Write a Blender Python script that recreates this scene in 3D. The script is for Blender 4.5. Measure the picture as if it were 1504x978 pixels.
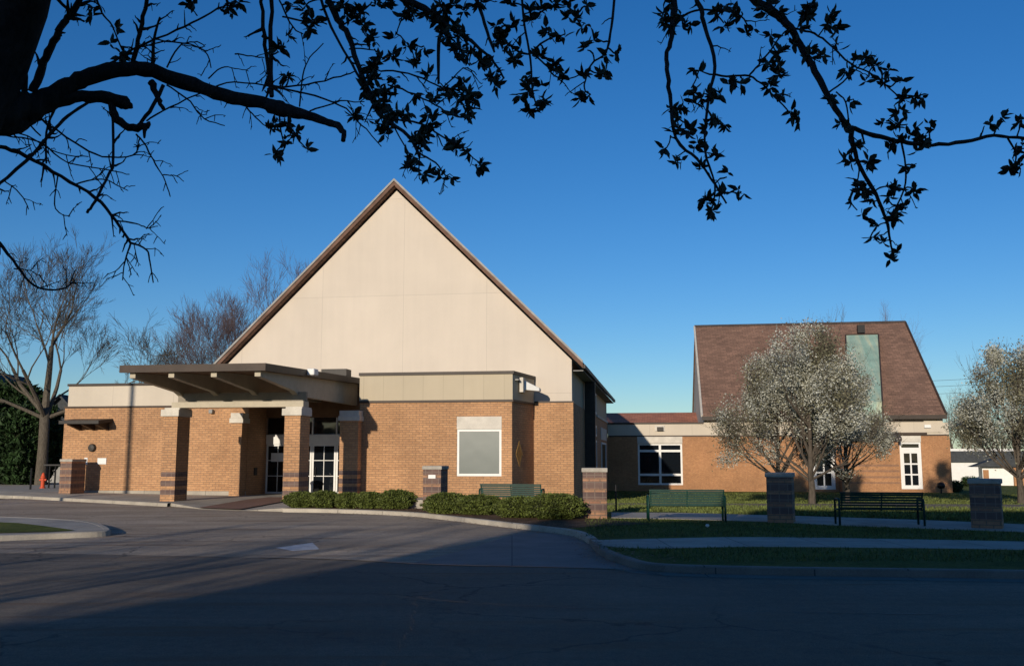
import bpy, math, random
from mathutils import Vector, Matrix
R = math.radians
sc = bpy.context.scene
for o in list(bpy.data.objects): bpy.data.objects.remove(o)
col = sc.collection

# ------------------------------------------------------------------ camera
EYE = 1.8; F = 1400.0; PITCH = math.atan(183/1400)
cd = bpy.data.cameras.new('camera'); cam = bpy.data.objects.new('camera', cd); col.objects.link(cam)
cam.location = (0, 0, EYE); cam.rotation_euler = (R(90)+PITCH, 0, 0)
cd.sensor_width = 36; cd.lens = 36*F/1504; cd.clip_end = 4000; cd.clip_start = 0.05
sc.camera = cam
# ------------------------------------------------------------------ light
TX, TZ = 0.335, 0.225                      # sideways and downward drift of sunlight per metre of depth
AZ = math.atan(TX); EL = math.atan(TZ*math.cos(AZ))
w = bpy.data.worlds.new('World'); sc.world = w; w.use_nodes = True
nt = w.node_tree; nt.nodes.clear()
sky = nt.nodes.new('ShaderNodeTexSky'); sky.sky_type = 'NISHITA'; sky.sun_disc = False
sky.sun_elevation = EL; sky.sun_rotation = math.pi + AZ
sky.altitude = 200; sky.air_density = 1.0; sky.dust_density = 0.25; sky.ozone_density = 4.2
bgn = nt.nodes.new('ShaderNodeBackground'); bgn.inputs['Strength'].default_value = 0.13
out = nt.nodes.new('ShaderNodeOutputWorld')
hs = nt.nodes.new('ShaderNodeHueSaturation'); hs.inputs['Saturation'].default_value = 1.2; hs.inputs['Hue'].default_value = 0.508
nt.links.new(sky.outputs[0], hs.inputs['Color']); nt.links.new(hs.outputs[0], bgn.inputs[0]); nt.links.new(bgn.outputs[0], out.inputs[0])
sd = bpy.data.lights.new('sun', 'SUN'); sd.energy = 5.0; sd.angle = R(0.6); sd.color = (1.0, 0.88, 0.72)
sun = bpy.data.objects.new('sun', sd); col.objects.link(sun)
sdir = Vector((TX, 1, -TZ)).normalized()
sun.rotation_euler = sdir.to_track_quat('-Z', 'Y').to_euler(); sun.location = (-20, -40, 30)
sc.view_settings.view_transform = 'Standard'; sc.view_settings.look = 'None'
sc.view_settings.exposure = -0.15; sc.view_settings.gamma = 1
sc.view_settings.use_curve_mapping = False

# ------------------------------------------------------------------ measuring: where a sight line meets the ground or a wall
def ray(px, py):
    c, s = math.cos(PITCH), math.sin(PITCH)
    return Vector((px-752, F*c - (489-py)*s, F*s + (489-py)*c))
def G(px, py, z=0.0):
    d = ray(px, py); t = (z-EYE)/d.z
    return Vector((d.x*t, d.y*t, z))
def AT(px, py, Y):
    d = ray(px, py); t = Y/d.y
    return Vector((d.x*t, Y, EYE+d.z*t))
A = R(9.0)
ux = Vector((math.cos(A), -math.sin(A), 0)); vx = Vector((math.sin(A), math.cos(A), 0))
P0 = G(843, 727, 0.12); P0.z = 0
def onv(px, py, v):
    d = ray(px, py); t = (v - (Vector((0,0,0))-P0).dot(vx))/d.dot(vx)
    p = d*t - P0; return p.dot(ux), EYE + d.z*t
def onu(px, py, u):
    d = ray(px, py); t = (u - (-P0).dot(ux))/d.dot(ux)
    p = d*t - P0; return p.dot(vx), EYE + d.z*t
def BL(u, v, z): return P0 + ux*u + vx*v + Vector((0, 0, z))

# ------------------------------------------------------------------ materials
def newmat(name):
    m = bpy.data.materials.new(name); m.use_nodes = True
    n = m.node_tree; return m, n, n.nodes['Principled BSDF']
def N(n, t, **k):
    x = n.nodes.new(t)
    for a, b in k.items():
        if a in x.inputs: x.inputs[a].default_value = b
        else: setattr(x, a, b)
    return x
def coords(n, kind='Object'):
    return n.nodes.new('ShaderNodeTexCoord').outputs[kind]
def mix(n, fac, a, b, mode='MIX'):
    x = n.nodes.new('ShaderNodeMix'); x.data_type = 'RGBA'; x.blend_type = mode
    for s, v in ((0, fac), (6, a), (7, b)):
        if isinstance(v, (int, float)): x.inputs[s].default_value = v
        elif isinstance(v, tuple): x.inputs[s].default_value = (*v[:3], 1)
        else: n.links.new(v, x.inputs[s])
    return x.outputs[2]
def ramp(n, src, stops, interp='LINEAR'):
    r = n.nodes.new('ShaderNodeValToRGB'); r.color_ramp.interpolation = interp
    e = r.color_ramp.elements
    while len(e) < len(stops): e.new(0.5)
    for i, (p, c) in enumerate(stops):
        e[i].position = p; e[i].color = (c, c, c, 1) if isinstance(c, (int, float)) else (*c, 1)
    n.links.new(src, r.inputs[0]); return r.outputs[0]
def noise(n, co, scale, detail=4, rough=.6):
    x = N(n, 'ShaderNodeTexNoise', Scale=scale, Detail=detail, Roughness=rough); n.links.new(co, x.inputs['Vector']); return x.outputs[0]
def bump(n, bs, h, dist, strength=1.0):
    b = N(n, 'ShaderNodeBump', Distance=dist, Strength=strength); n.links.new(h, b.inputs['Height']); n.links.new(b.outputs[0], bs.inputs['Normal'])
def plain(name, c, rough=.6, var=.15, scale=3.0, metal=0, bmp=0, fine=40):
    m, n, bs = newmat(name); co = coords(n)
    v = ramp(n, noise(n, co, scale), [(.3, 1-var), (.7, 1+var*.6)])
    v2 = ramp(n, noise(n, co, fine, 2), [(.3, 1-var*.6), (.7, 1+var*.5)])
    c1 = mix(n, 1.0, tuple(c), v, 'MULTIPLY'); c2 = mix(n, 1.0, c1, v2, 'MULTIPLY')
    n.links.new(c2, bs.inputs['Base Color']); bs.inputs['Roughness'].default_value = rough; bs.inputs['Metallic'].default_value = metal; bs.inputs['Specular IOR Level'].default_value = .2
    if bmp: bump(n, bs, noise(n, co, fine, 3), bmp)
    return m
def brickmat(name, c1=(.465,.25,.118), c2=(.37,.19,.088), mo=(.27,.165,.095), bands=None, bandtop=None, bw=.30, bh=.1):
    m, n, bs = newmat(name); uv = coords(n, 'UV'); co = coords(n)
    b = N(n, 'ShaderNodeTexBrick'); n.links.new(uv, b.inputs['Vector'])
    b.inputs['Scale'].default_value = 1; b.inputs['Brick Width'].default_value = bw; b.inputs['Row Height'].default_value = bh
    b.inputs['Mortar Size'].default_value = .013; b.inputs['Mortar Smooth'].default_value = .2; b.inputs['Bias'].default_value = -.2
    b.inputs['Color1'].default_value = (*c1, 1); b.inputs['Color2'].default_value = (*c2, 1); b.inputs['Mortar'].default_value = (*mo, 1)
    c = b.outputs[0]
    c = mix(n, 1.0, c, ramp(n, noise(n, co, .5, 6), [(.3, .78), (.7, 1.14)]), 'MULTIPLY')
    c = mix(n, 1.0, c, ramp(n, noise(n, co, 9, 2), [(.3, .86), (.7, 1.12)]), 'MULTIPLY')
    if bands:
        sep = N(n, 'ShaderNodeSeparateXYZ'); n.links.new(uv, sep.inputs[0])
        mm = N(n, 'ShaderNodeMath', operation='DIVIDE'); n.links.new(sep.outputs[1], mm.inputs[0]); mm.inputs[1].default_value = 4.0
        stops = [(0.0, 0.0)]
        for z0, z1 in bands: stops += [(z0/4, 1.0), (z1/4, 0.0)]
        fac = ramp(n, mm.outputs[0], stops, 'CONSTANT')
        b2 = N(n, 'ShaderNodeTexBrick'); n.links.new(uv, b2.inputs['Vector'])
        b2.inputs['Scale'].default_value = 1; b2.inputs['Brick Width'].default_value = .22; b2.inputs['Row Height'].default_value = .2
        b2.offset = 0.0; b2.inputs['Mortar Size'].default_value = .01
        b2.inputs['Color1'].default_value = (.10,.064,.056,1); b2.inputs['Color2'].default_value = (.145,.09,.072,1); b2.inputs['Mortar'].default_value = (.19,.14,.11,1)
        if name.endswith('banded'): fac = mix(n, 1.0, fac, (.5,.5,.5), 'MULTIPLY')
        c = mix(n, fac, c, b2.outputs[0])
    n.links.new(c, bs.inputs['Base Color']); bs.inputs['Roughness'].default_value = .85
    inv = N(n, 'ShaderNodeMath', operation='SUBTRACT'); inv.inputs[0].default_value = 1; n.links.new(b.outputs[1], inv.inputs[1])
    bump(n, bs, inv.outputs[0], .006)
    return m
def panelmat(name, c, pw=1.22, ph=2.4, rough=.7):      # stucco panels with thin joints
    m, n, bs = newmat(name); uv = coords(n, 'UV'); co = coords(n)
    b = N(n, 'ShaderNodeTexBrick'); n.links.new(uv, b.inputs['Vector']); b.offset = 0.0
    b.inputs['Scale'].default_value = 1; b.inputs['Brick Width'].default_value = pw; b.inputs['Row Height'].default_value = ph
    b.inputs['Mortar Size'].default_value = .012; b.inputs['Mortar Smooth'].default_value = .6
    b.inputs['Color1'].default_value = (*c, 1); b.inputs['Color2'].default_value = (*[x*.965 for x in c], 1); b.inputs['Mortar'].default_value = (*[x*.72 for x in c], 1)
    cc = mix(n, 1.0, b.outputs[0], ramp(n, noise(n, co, .35, 6), [(.3, .93), (.7, 1.04)]), 'MULTIPLY')
    mp = N(n, 'ShaderNodeMapping'); mp.inputs['Scale'].default_value = (3, 3, .25); n.links.new(co, mp.inputs[0])
    cc = mix(n, 1.0, cc, ramp(n, noise(n, mp.outputs[0], 1.0, 4), [(.3, .975), (.6, 1.01)]), 'MULTIPLY')
    n.links.new(cc, bs.inputs['Base Color']); bs.inputs['Roughness'].default_value = rough
    bump(n, bs, noise(n, co, 60, 2), .002)
    return m
def shinglemat(name, c):
    m, n, bs = newmat(name); uv = coords(n, 'UV'); co = coords(n)
    b = N(n, 'ShaderNodeTexBrick'); n.links.new(uv, b.inputs['Vector'])
    b.inputs['Scale'].default_value = 1; b.inputs['Brick Width'].default_value = .45; b.inputs['Row Height'].default_value = .22
    b.inputs['Mortar Size'].default_value = .015; b.inputs['Bias'].default_value = 0
    b.inputs['Color1'].default_value = (*[x*1.2 for x in c], 1); b.inputs['Color2'].default_value = (*[x*.75 for x in c], 1); b.inputs['Mortar'].default_value = (*[x*.5 for x in c], 1)
    cc = mix(n, 1.0, b.outputs[0], ramp(n, noise(n, co, .6, 6), [(.3, .8), (.7, 1.15)]), 'MULTIPLY')
    cc = mix(n, 1.0, cc, ramp(n, noise(n, co, 14, 2), [(.3, .75), (.7, 1.25)]), 'MULTIPLY')
    n.links.new(cc, bs.inputs['Base Color']); bs.inputs['Roughness'].default_value = .9
    bump(n, bs, b.outputs[1], .01, -1)
    return m
def glassmat(name, c, rough=.04, spec=.5):
    m, n, bs = newmat(name); bs.inputs['Base Color'].default_value = (*c, 1); bs.inputs['Roughness'].default_value = rough
    bs.inputs['Specular IOR Level'].default_value = spec
    bump(n, bs, noise(n, coords(n), 1.3, 1), .01, .3)
    return m
def asphaltmat(name='asphalt', k=1.0):
    m, n, bs = newmat(name); co = coords(n)
    base = ramp(n, noise(n, co, .22, 7, .62), [(.32, (.19*k,.148*k,.108*k)), (.55, (.265*k,.208*k,.152*k)), (.72, (.34*k,.272*k,.202*k))])
    c = mix(n, 1.0, base, ramp(n, noise(n, co, 55, 3, .8), [(.3, .55), (.7, 1.42)]), 'MULTIPLY')
    c = mix(n, 1.0, c, ramp(n, noise(n, co, 22, 3, .8), [(.3, .78), (.7, 1.2)]), 'MULTIPLY')
    c = mix(n, 1.0, c, ramp(n, noise(n, co, 7, 4), [(.3, .85), (.7, 1.1)]), 'MULTIPLY')
    mp = N(n, 'ShaderNodeMapping'); mp.inputs['Scale'].default_value = (.08, .9, 1); mp.inputs['Rotation'].default_value = (0, 0, R(9)); n.links.new(co, mp.inputs[0])
    wear = ramp(n, noise(n, mp.outputs[0], 1.0, 4), [(.35, .82), (.65, 1.12)])
    c = mix(n, 1.0, c, wear, 'MULTIPLY')
    st = ramp(n, noise(n, mp.outputs[0], 2.1, 5), [(.54, 0), (.66, .65)])
    c = mix(n, st, c, (.17, .095, .045))
    vo = N(n, 'ShaderNodeTexVoronoi', Scale=.35, feature='DISTANCE_TO_EDGE')
    dn = N(n, 'ShaderNodeTexNoise', Scale=2.5, Detail=6); n.links.new(co, dn.inputs['Vector'])
    dv = mix(n, .25, co, dn.outputs[1], 'LINEAR_LIGHT'); n.links.new(dv, vo.inputs['Vector'])
    crk = ramp(n, vo.outputs[0], [(0.0, .35), (.012, 1.0)])
    msk = ramp(n, noise(n, co, .13, 2), [(.45, 0), (.55, 1)])
    c2 = mix(n, 1.0, c, crk, 'MULTIPLY'); c = mix(n, msk, c, c2)
    n.links.new(c, bs.inputs['Base Color']); bs.inputs['Roughness'].default_value = .88
    bump(n, bs, noise(n, co, 45, 4, .85), .03)
    return m
def concretemat(name, c, jw=1.5, jh=1.5):
    m, n, bs = newmat(name); uv = coords(n, 'UV'); co = coords(n)
    b = N(n, 'ShaderNodeTexBrick'); n.links.new(uv, b.inputs['Vector']); b.offset = 0.0
    b.inputs['Scale'].default_value = 1; b.inputs['Brick Width'].default_value = jw; b.inputs['Row Height'].default_value = jh
    b.inputs['Mortar Size'].default_value = .012; b.inputs['Color1'].default_value = (*c, 1); b.inputs['Color2'].default_value = (*[x*.88 for x in c], 1); b.inputs['Mortar'].default_value = (*[x*.35 for x in c], 1)
    cc = mix(n, 1.0, b.outputs[0], ramp(n, noise(n, co, 1.2, 7), [(.3, .75), (.7, 1.12)]), 'MULTIPLY')
    cc = mix(n, 1.0, cc, ramp(n, noise(n, co, 40, 3), [(.3, .85), (.7, 1.12)]), 'MULTIPLY')
    n.links.new(cc, bs.inputs['Base Color']); bs.inputs['Roughness'].default_value = .85
    bump(n, bs, noise(n, co, 50, 3), .004)
    return m
def grassmat():
    m, n, bs = newmat('lawn_grass'); co = coords(n)
    c = ramp(n, noise(n, co, .6, 8, .7), [(.3, (.06,.08,.018)), (.5, (.11,.135,.03)), (.7, (.17,.17,.055))])
    c = mix(n, 1.0, c, ramp(n, noise(n, co, 18, 4, .8), [(.3, .55), (.7, 1.4)]), 'MULTIPLY')
    n.links.new(c, bs.inputs['Base Color']); bs.inputs['Roughness'].default_value = .95; bs.inputs['Specular IOR Level'].default_value = .1
    bump(n, bs, noise(n, co, 14, 5, .8), .08)
    return m
def leafmat(name, c, var=.5, rough=.6, trans=.0):                    # trans = share of light passing through
    m, n, bs = newmat(name); co = coords(n)
    oi = n.nodes.new('ShaderNodeNewGeometry')
    v = ramp(n, oi.outputs['Random Per Island'], [(0, 1-var), (1, 1+var)])
    v2 = ramp(n, noise(n, co, 1.1, 3), [(.35, .75), (.65, 1.2)])
    cc = mix(n, 1.0, mix(n, 1.0, tuple(c), v, 'MULTIPLY'), v2, 'MULTIPLY')
    n.links.new(cc, bs.inputs['Base Color']); bs.inputs['Roughness'].default_value = rough
    bs.inputs['Specular IOR Level'].default_value = .2
    if trans:
        tr = n.nodes.new('ShaderNodeBsdfTranslucent'); n.links.new(cc, tr.inputs[0])
        mx_ = n.nodes.new('ShaderNodeMixShader'); mx_.inputs[0].default_value = trans
        n.links.new(bs.outputs[0], mx_.inputs[1]); n.links.new(tr.outputs[0], mx_.inputs[2]); n.links.new(mx_.outputs[0], n.nodes['Material Output'].inputs[0])
    return m
def barkmat(name, c):
    m, n, bs = newmat(name); co = coords(n)
    mp = N(n, 'ShaderNodeMapping'); mp.inputs['Scale'].default_value = (9, 9, 2.2); n.links.new(co, mp.inputs[0])
    h = noise(n, mp.outputs[0], 2.0, 6, .7)
    cc = mix(n, 1.0, tuple(c), ramp(n, h, [(.3, .5), (.7, 1.4)]), 'MULTIPLY')
    n.links.new(cc, bs.inputs['Base Color']); bs.inputs['Roughness'].default_value = .95; bs.inputs['Specular IOR Level'].default_value = .1
    bump(n, bs, h, .03)
    return m
def coppermat():
    m, n, bs = newmat('verdigris_copper'); co = coords(n)
    mp = N(n, 'ShaderNodeMapping'); mp.inputs['Scale'].default_value = (1.6, .1, .22); n.links.new(co, mp.inputs[0])
    c = ramp(n, noise(n, mp.outputs[0], 1.6, 5), [(.3, (.21,.35,.275)), (.5, (.29,.41,.33)), (.68, (.42,.46,.32)), (.8, (.42,.33,.16))])
    c = mix(n, 1.0, c, ramp(n, noise(n, co, .8, 6), [(.3, .8), (.7, 1.15)]), 'MULTIPLY')
    n.links.new(c, bs.inputs['Base Color']); bs.inputs['Roughness'].default_value = .65
    return m
M = {}
M['brick'] = brickmat('buff_brick')
M['brick_red'] = brickmat('orange_brick', (.44,.215,.09), (.37,.17,.07), (.28,.15,.08), bw=.22, bh=.075)
M['brick_redband'] = brickmat('orange_brick_banded', (.44,.215,.09), (.37,.17,.07), (.28,.15,.08), bands=[(.0+.02,.14),(.4,.54),(.8,.94),(1.2,1.34)], bw=.22, bh=.075)
M['column'] = brickmat('column_brick', bands=[(.35,.56),(.7,.9),(1.05,1.25)])
M['pier'] = brickmat('pier_brick', (.34,.18,.1), (.25,.12,.075), (.17,.12,.085), bands=[(.22,.42),(.52,.72),(.82,1.02),(1.12,1.3)])
M['pave'] = brickmat('paver_brick', (.20,.085,.055), (.15,.065,.045), (.16,.11,.08), bw=.2, bh=.1)
M['cream'] = panelmat('cream_stucco', (.50,.435,.345), 3.05, 3.05)
M['gable'] = panelmat('gable_stucco', (.53,.46,.38), 4.05, 4.75)
M['khaki'] = panelmat('khaki_metal_panel', (.42,.355,.25), .9, 3)
M['coping'] = plain('dark_coping', (.05,.038,.03), .5)
M['fascia'] = plain('brown_fascia', (.055,.038,.028), .5, .2, 2)
M['rake'] = plain('weathered_rake_trim', (.15,.085,.06), .75, .35, 1.5)
M['shingle'] = shinglemat('brown_shingle', (.215,.122,.082))
M['shingle2'] = shinglemat('rust_shingle', (.42,.165,.095))
M['darkshingle'] = shinglemat('dark_shingle', (.055,.042,.04))
M['white'] = plain('white_paint', (.70,.69,.66), .45, .06)
M['stone'] = plain('cast_stone', (.56,.52,.45), .8, .15, 2, bmp=.003)
M['greystone'] = plain('grey_cap_stone', (.36,.33,.28), .85, .25, 4, bmp=.003)
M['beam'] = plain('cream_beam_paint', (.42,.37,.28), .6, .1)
M['beamshade'] = plain('shaded_beam_paint', (.24,.21,.165), .7, .1)  # beam paint with the shade under the overhang put into its colour
M['soffit'] = plain('soffit_boards', (.17,.10,.055), .7, .2)
M['soffitgrey'] = plain('grey_soffit', (.2,.2,.2), .7, .1)
M['glass'] = glassmat('dark_glass', (.006,.008,.011))
M['blind'] = glassmat('grey_blind_glass', (.075,.095,.086), .3, .35)
M['black'] = plain('black_metal', (.012,.012,.013), .45, .2)
M['darkmetal'] = plain('dark_bronze', (.045,.04,.035), .5, .2)
M['bench'] = plain('green_bench_paint', (.004,.036,.027), .5, .25, 6)
M['asphalt'] = asphaltmat('asphalt', .7)  # darker than the drive, partly own tone, partly shadow put into the colour
M['asphalt2'] = asphaltmat('drive_asphalt', 1.5)
M['walk'] = concretemat('walk_concrete', (.37,.33,.27))
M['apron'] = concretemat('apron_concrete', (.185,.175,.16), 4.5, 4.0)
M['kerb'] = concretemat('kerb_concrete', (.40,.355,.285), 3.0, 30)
M['kerbshade'] = concretemat('shaded_kerb_concrete', (.17,.155,.13), 3.0, 30)  # kerb concrete with the street shadow's darkness put into its colour
M['grass'] = grassmat()
M['mulch'] = plain('bed_mulch', (.12,.07,.04), 1, .5, 3, bmp=.03, fine=18)
M['mark'] = plain('worn_white_marking', (.5,.5,.5), .8, .3, 6)
M['bark'] = barkmat('dark_bark', (.035,.028,.024))
M['bark2'] = barkmat('grey_bark', (.10,.085,.066))
M['bark3'] = barkmat('purple_twig_bark', (.13,.095,.095))
M['barkpear'] = barkmat('pear_bark', (.085,.07,.055))
M['leafdark'] = leafmat('spring_bud_leaf', (.03,.035,.02), .4)
M['blossom'] = leafmat('blossom', (.56,.56,.48), .3, trans=.4)
M['blossomleaf'] = leafmat('young_olive_leaf', (.20,.19,.12), .4, trans=.35)
M['yew'] = leafmat('yew_leaf', (.08,.10,.022), .6)
M['evergreen'] = leafmat('evergreen_leaf', (.022,.045,.014), .6)
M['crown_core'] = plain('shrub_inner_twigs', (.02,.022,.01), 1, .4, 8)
M['blue'] = plain('blue_siding', (.07,.13,.28), .7, .1)
M['housewall'] = plain('weathered_siding', (.42,.37,.29), .8, .15)
M['slate'] = plain('dark_slate', (.05,.055,.06), .8, .3, 4)
M['copper'] = coppermat()
M['red'] = plain('orange_red_paint', (.55,.08,.03), .5, .15)
M['bin'] = plain('grey_purple_plastic', (.15,.14,.2), .6, .1)
M['orn'] = plain('ochre_enamel', (.60,.32,.08), .5, .35, 9)
M['relief'] = plain('dark_ochre_enamel', (.55,.24,.05), .5, .3, 9)
M['grey'] = plain('weathered_grey', (.3,.29,.27), .7, .2)
M['post'] = plain('weathered_pole', (.12,.09,.07), .9, .2)

# ------------------------------------------------------------------ mesh building
class MB:
    def __init__(s): s.v = []; s.f = []; s.mi = []; s.mats = []
    def slot(s, m):
        if m not in s.mats: s.mats.append(m)
        return s.mats.index(m)
    def poly(s, pts, m=None):
        b = len(s.v); s.v += [tuple(p) for p in pts]; s.f.append(tuple(range(b, b+len(pts)))); s.mi.append(s.slot(m) if m else 0); return s
    def box(s, x0, x1, y0, y1, z0, z1, m=None):
        b = len(s.v); s.v += [(x, y, z) for z in (z0, z1) for x, y in ((x0,y0),(x1,y0),(x1,y1),(x0,y1))]
        for q in ((0,3,2,1),(4,5,6,7),(0,1,5,4),(1,2,6,5),(2,3,7,6),(3,0,4,7)):
            s.f.append(tuple(b+i for i in q)); s.mi.append(s.slot(m) if m else 0)
        return s
    def prism(s, pts, off, m=None):
        off = Vector(off); a = [Vector(p) for p in pts]; n = len(a); b = len(s.v)
        s.v += [tuple(p) for p in a] + [tuple(p+off) for p in a]; k = s.slot(m) if m else 0
        s.f.append(tuple(range(b+n-1, b-1, -1))); s.f.append(tuple(range(b+n, b+2*n)))
        for i in range(n):
            j = (i+1) % n; s.f.append((b+i, b+j, b+n+j, b+n+i))
        s.mi += [k]*(n+2); return s
    def tube(s, path, rad, sides=6, m=None, cap=True):
        path = [Vector(p) for p in path]; k = s.slot(m) if m else 0; b = len(s.v); n = len(path)
        t0 = (path[1]-path[0]).normalized(); x = t0.orthogonal().normalized()
        for i, p in enumerate(path):
            t = (path[min(i+1, n-1)]-path[max(i-1, 0)])
            t = t.normalized() if t.length > 1e-9 else t0
            x = (x - t*x.dot(t)); x = x.normalized() if x.length > 1e-6 else t.orthogonal().normalized()
            y = t.cross(x); r = rad[i] if isinstance(rad, (list, tuple)) else rad
            for j in range(sides):
                a = 2*math.pi*j/sides; s.v.append(tuple(p + (x*math.cos(a)+y*math.sin(a))*r))
        for i in range(n-1):
            for j in range(sides):
                j2 = (j+1) % sides
                s.f.append((b+i*sides+j, b+i*sides+j2, b+(i+1)*sides+j2, b+(i+1)*sides+j)); s.mi.append(k)
        if cap:
            s.f.append(tuple(b+j for j in range(sides-1, -1, -1))); s.mi.append(k)
            s.f.append(tuple(b+(n-1)*sides+j for j in range(sides))); s.mi.append(k)
        return s
    def lathe(s, prof, c=(0,0,0), sides=16, m=None):
        b = len(s.v); k = s.slot(m) if m else 0; n = len(prof)
        for r, z in prof:
            for j in range(sides):
                a = 2*math.pi*j/sides; s.v.append((c[0]+r*math.cos(a), c[1]+r*math.sin(a), c[2]+z))
        for i in range(n-1):
            for j in range(sides):
                j2 = (j+1) % sides; s.f.append((b+i*sides+j, b+i*sides+j2, b+(i+1)*sides+j2, b+(i+1)*sides+j)); s.mi.append(k)
        s.f.append(tuple(b+(n-1)*sides+j for j in range(sides))); s.mi.append(k)
        return s
    def build(s, name, mat=None, parent=None, loc=None, smooth=False, bevel=0):
        me = bpy.data.meshes.new(name); me.from_pydata(s.v, [], s.f)
        mats = [mat]+s.mats if (mat and s.mats) else ([mat] if mat else s.mats)
        for m in mats: me.materials.append(M[m] if isinstance(m, str) else m)
        if mat and s.mats: raise ValueError
        me.polygons.foreach_set('material_index', s.mi if not mat else [0]*len(s.f))
        uvl = me.uv_layers.new(name='UVMap'); V = me.vertices
        if len(s.f) < 30000:
            for p in me.polygons:
                nn = p.normal
                if abs(nn.z) > .75: tu, tv = Vector((1,0,0)), Vector((0,1,0))
                else:
                    tu = Vector((-nn.y, nn.x, 0)).normalized(); tv = nn.cross(tu); tv = tv if tv.z > 0 else -tv
                for li in p.loop_indices:
                    c = V[me.loops[li].vertex_index].co
                    uvl.data[li].uv = (c.dot(tu), c.z if abs(nn.z) < .1 else c.dot(tv))
        if smooth: me.polygons.foreach_set('use_smooth', [True]*len(me.polygons))
        o = bpy.data.objects.new(name, me); col.objects.link(o)
        if parent: o.parent = parent
        if loc is not None: o.location = loc
        if bevel:
            bv = o.modifiers.new('bevel', 'BEVEL'); bv.width = bevel; bv.segments = 2; bv.limit_method = 'ANGLE'
        return o
def tag(o, label=None, cat=None, group=None, kind=None):
    if label: o['label'] = label
    if cat: o['category'] = cat
    if group: o['group'] = group
    if kind: o['kind'] = kind
    return o
def empty(name, loc=(0,0,0), rz=0.0):
    o = bpy.data.objects.new(name, None); col.objects.link(o); o.location = loc; o.rotation_euler = (0, 0, rz); o.empty_display_size = .3
    return o
def copy_tree(o, parent=None):
    c = o.copy(); col.objects.link(c); c.parent = parent
    for ch in list(o.children): copy_tree(ch, c)
    return c
def B(*a, m=None): return MB().box(*a, m=m)
def structure(o): o['kind'] = 'structure'; return o

# wall lying in plane v (front face), holes = [(u0,u1,z0,z1)], with reveals going back
def wall(mb, u0, u1, z0, z1, v, holes=(), th=.3, back=True):
    us = sorted({u0, u1, *[h[0] for h in holes], *[h[1] for h in holes]}); zs = sorted({z0, z1, *[h[2] for h in holes], *[h[3] for h in holes]})
    for a, b in zip(us, us[1:]):
        for c, d in zip(zs, zs[1:]):
            um, zm = (a+b)/2, (c+d)/2
            if any(h[0] < um < h[1] and h[2] < zm < h[3] for h in holes): continue
            mb.poly([(a,v,c),(b,v,c),(b,v,d),(a,v,d)])
    for a, b, c, d in holes:
        mb.poly([(a,v,c),(a,v+th,c),(a,v+th,d),(a,v,d)]); mb.poly([(b,v,c),(b,v,d),(b,v+th,d),(b,v+th,c)])
        mb.poly([(a,v,c),(b,v,c),(b,v+th,c),(a,v+th,c)]); mb.poly([(a,v,d),(a,v+th,d),(b,v+th,d),(b,v,d)])
def window(parent, u0, u1, z0, z1, v, fw=.08, cols=1, rows=1, glass='glass', name='window', zrows=None, recess=.1, mun=.04, lastcol=None):
    fr = MB(); y0, y1 = v+recess, v+recess+.07
    fr.box(u0, u1, y0, y1, z0, z0+fw); fr.box(u0, u1, y0, y1, z1-fw, z1)
    fr.box(u0, u0+fw, y0, y1, z0+fw, z1-fw); fr.box(u1-fw, u1, y0, y1, z0+fw, z1-fw)
    hz = zrows if zrows else [z0+fw+(z1-z0-2*fw)*i/rows for i in range(1, rows)]
    for z in hz: fr.box(u0+fw, u1-fw, y0+.012, y1-.01, z-mun/2, z+mun/2)
    for i in range(1, cols):
        x = u0+fw+(u1-u0-2*fw)*i/cols; fr.box(x-mun/2, x+mun/2, y0+.006, y1-.012, z0+fw, z1-fw)
    f = fr.build('window_frame' if name == 'window' else name, 'white', parent)
    if name == 'window': f.name = 'window'
    g = B(u0+fw*.5, u1-fw*.5, y0+.03, y0+.045, z0+fw*.5, z1-fw*.5).build('pane', glass, f)
    return f

# ================================================================== SETTING: ground
g = MB().poly([(-1500,-1500,-.75),(1500,-1500,-.75),(1500,1500,-.75),(-1500,1500,-.75)]).build('ground', 'grass'); structure(g)
rd = MB(); rd.poly([(-140,-18,0),(140,-18,0),(140,30,0),(-140,48,0)])
structure(rd.build('road', 'asphalt'))
def sheet(name, pts, m, z, thick=0, px=True, bev=0):
    P = [G(a, b, z) for a, b in pts] if px else [Vector((a, b, z)) for a, b in pts]
    if sum(p.x*q.y-q.x*p.y for p, q in zip(P, P[1:]+P[:1])) < 0: P.reverse()
    mb = MB()
    if thick: mb.prism([(p.x, p.y, z-thick) for p in P], (0, 0, thick))
    else: mb.poly(P)
    return structure(mb.build(name, m, bevel=bev))
def smooth_line(pts, n=6):
    P = [Vector((a, b)) for a, b in pts]; r = []
    for i in range(len(P)-1):
        p0, p1, p2, p3 = P[max(i-1, 0)], P[i], P[i+1], P[min(i+2, len(P)-1)]
        for k in range(n):
            t = k/n
            r.append(.5*((2*p1)+(p2-p0)*t+(2*p0-5*p1+4*p2-p3)*t*t+(3*p1-p0-3*p2+p3)*t**3))
    r.append(P[-1]); return [(p.x, p.y) for p in r]
KZ = .13
def offset(pts, d):
    P = [Vector(p) for p in pts]; r = []
    for i, p in enumerate(P):
        t = (P[min(i+1, len(P)-1)]-P[max(i-1, 0)]).normalized(); r.append(p + Vector((-t.y, t.x))*d)
    return r
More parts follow.
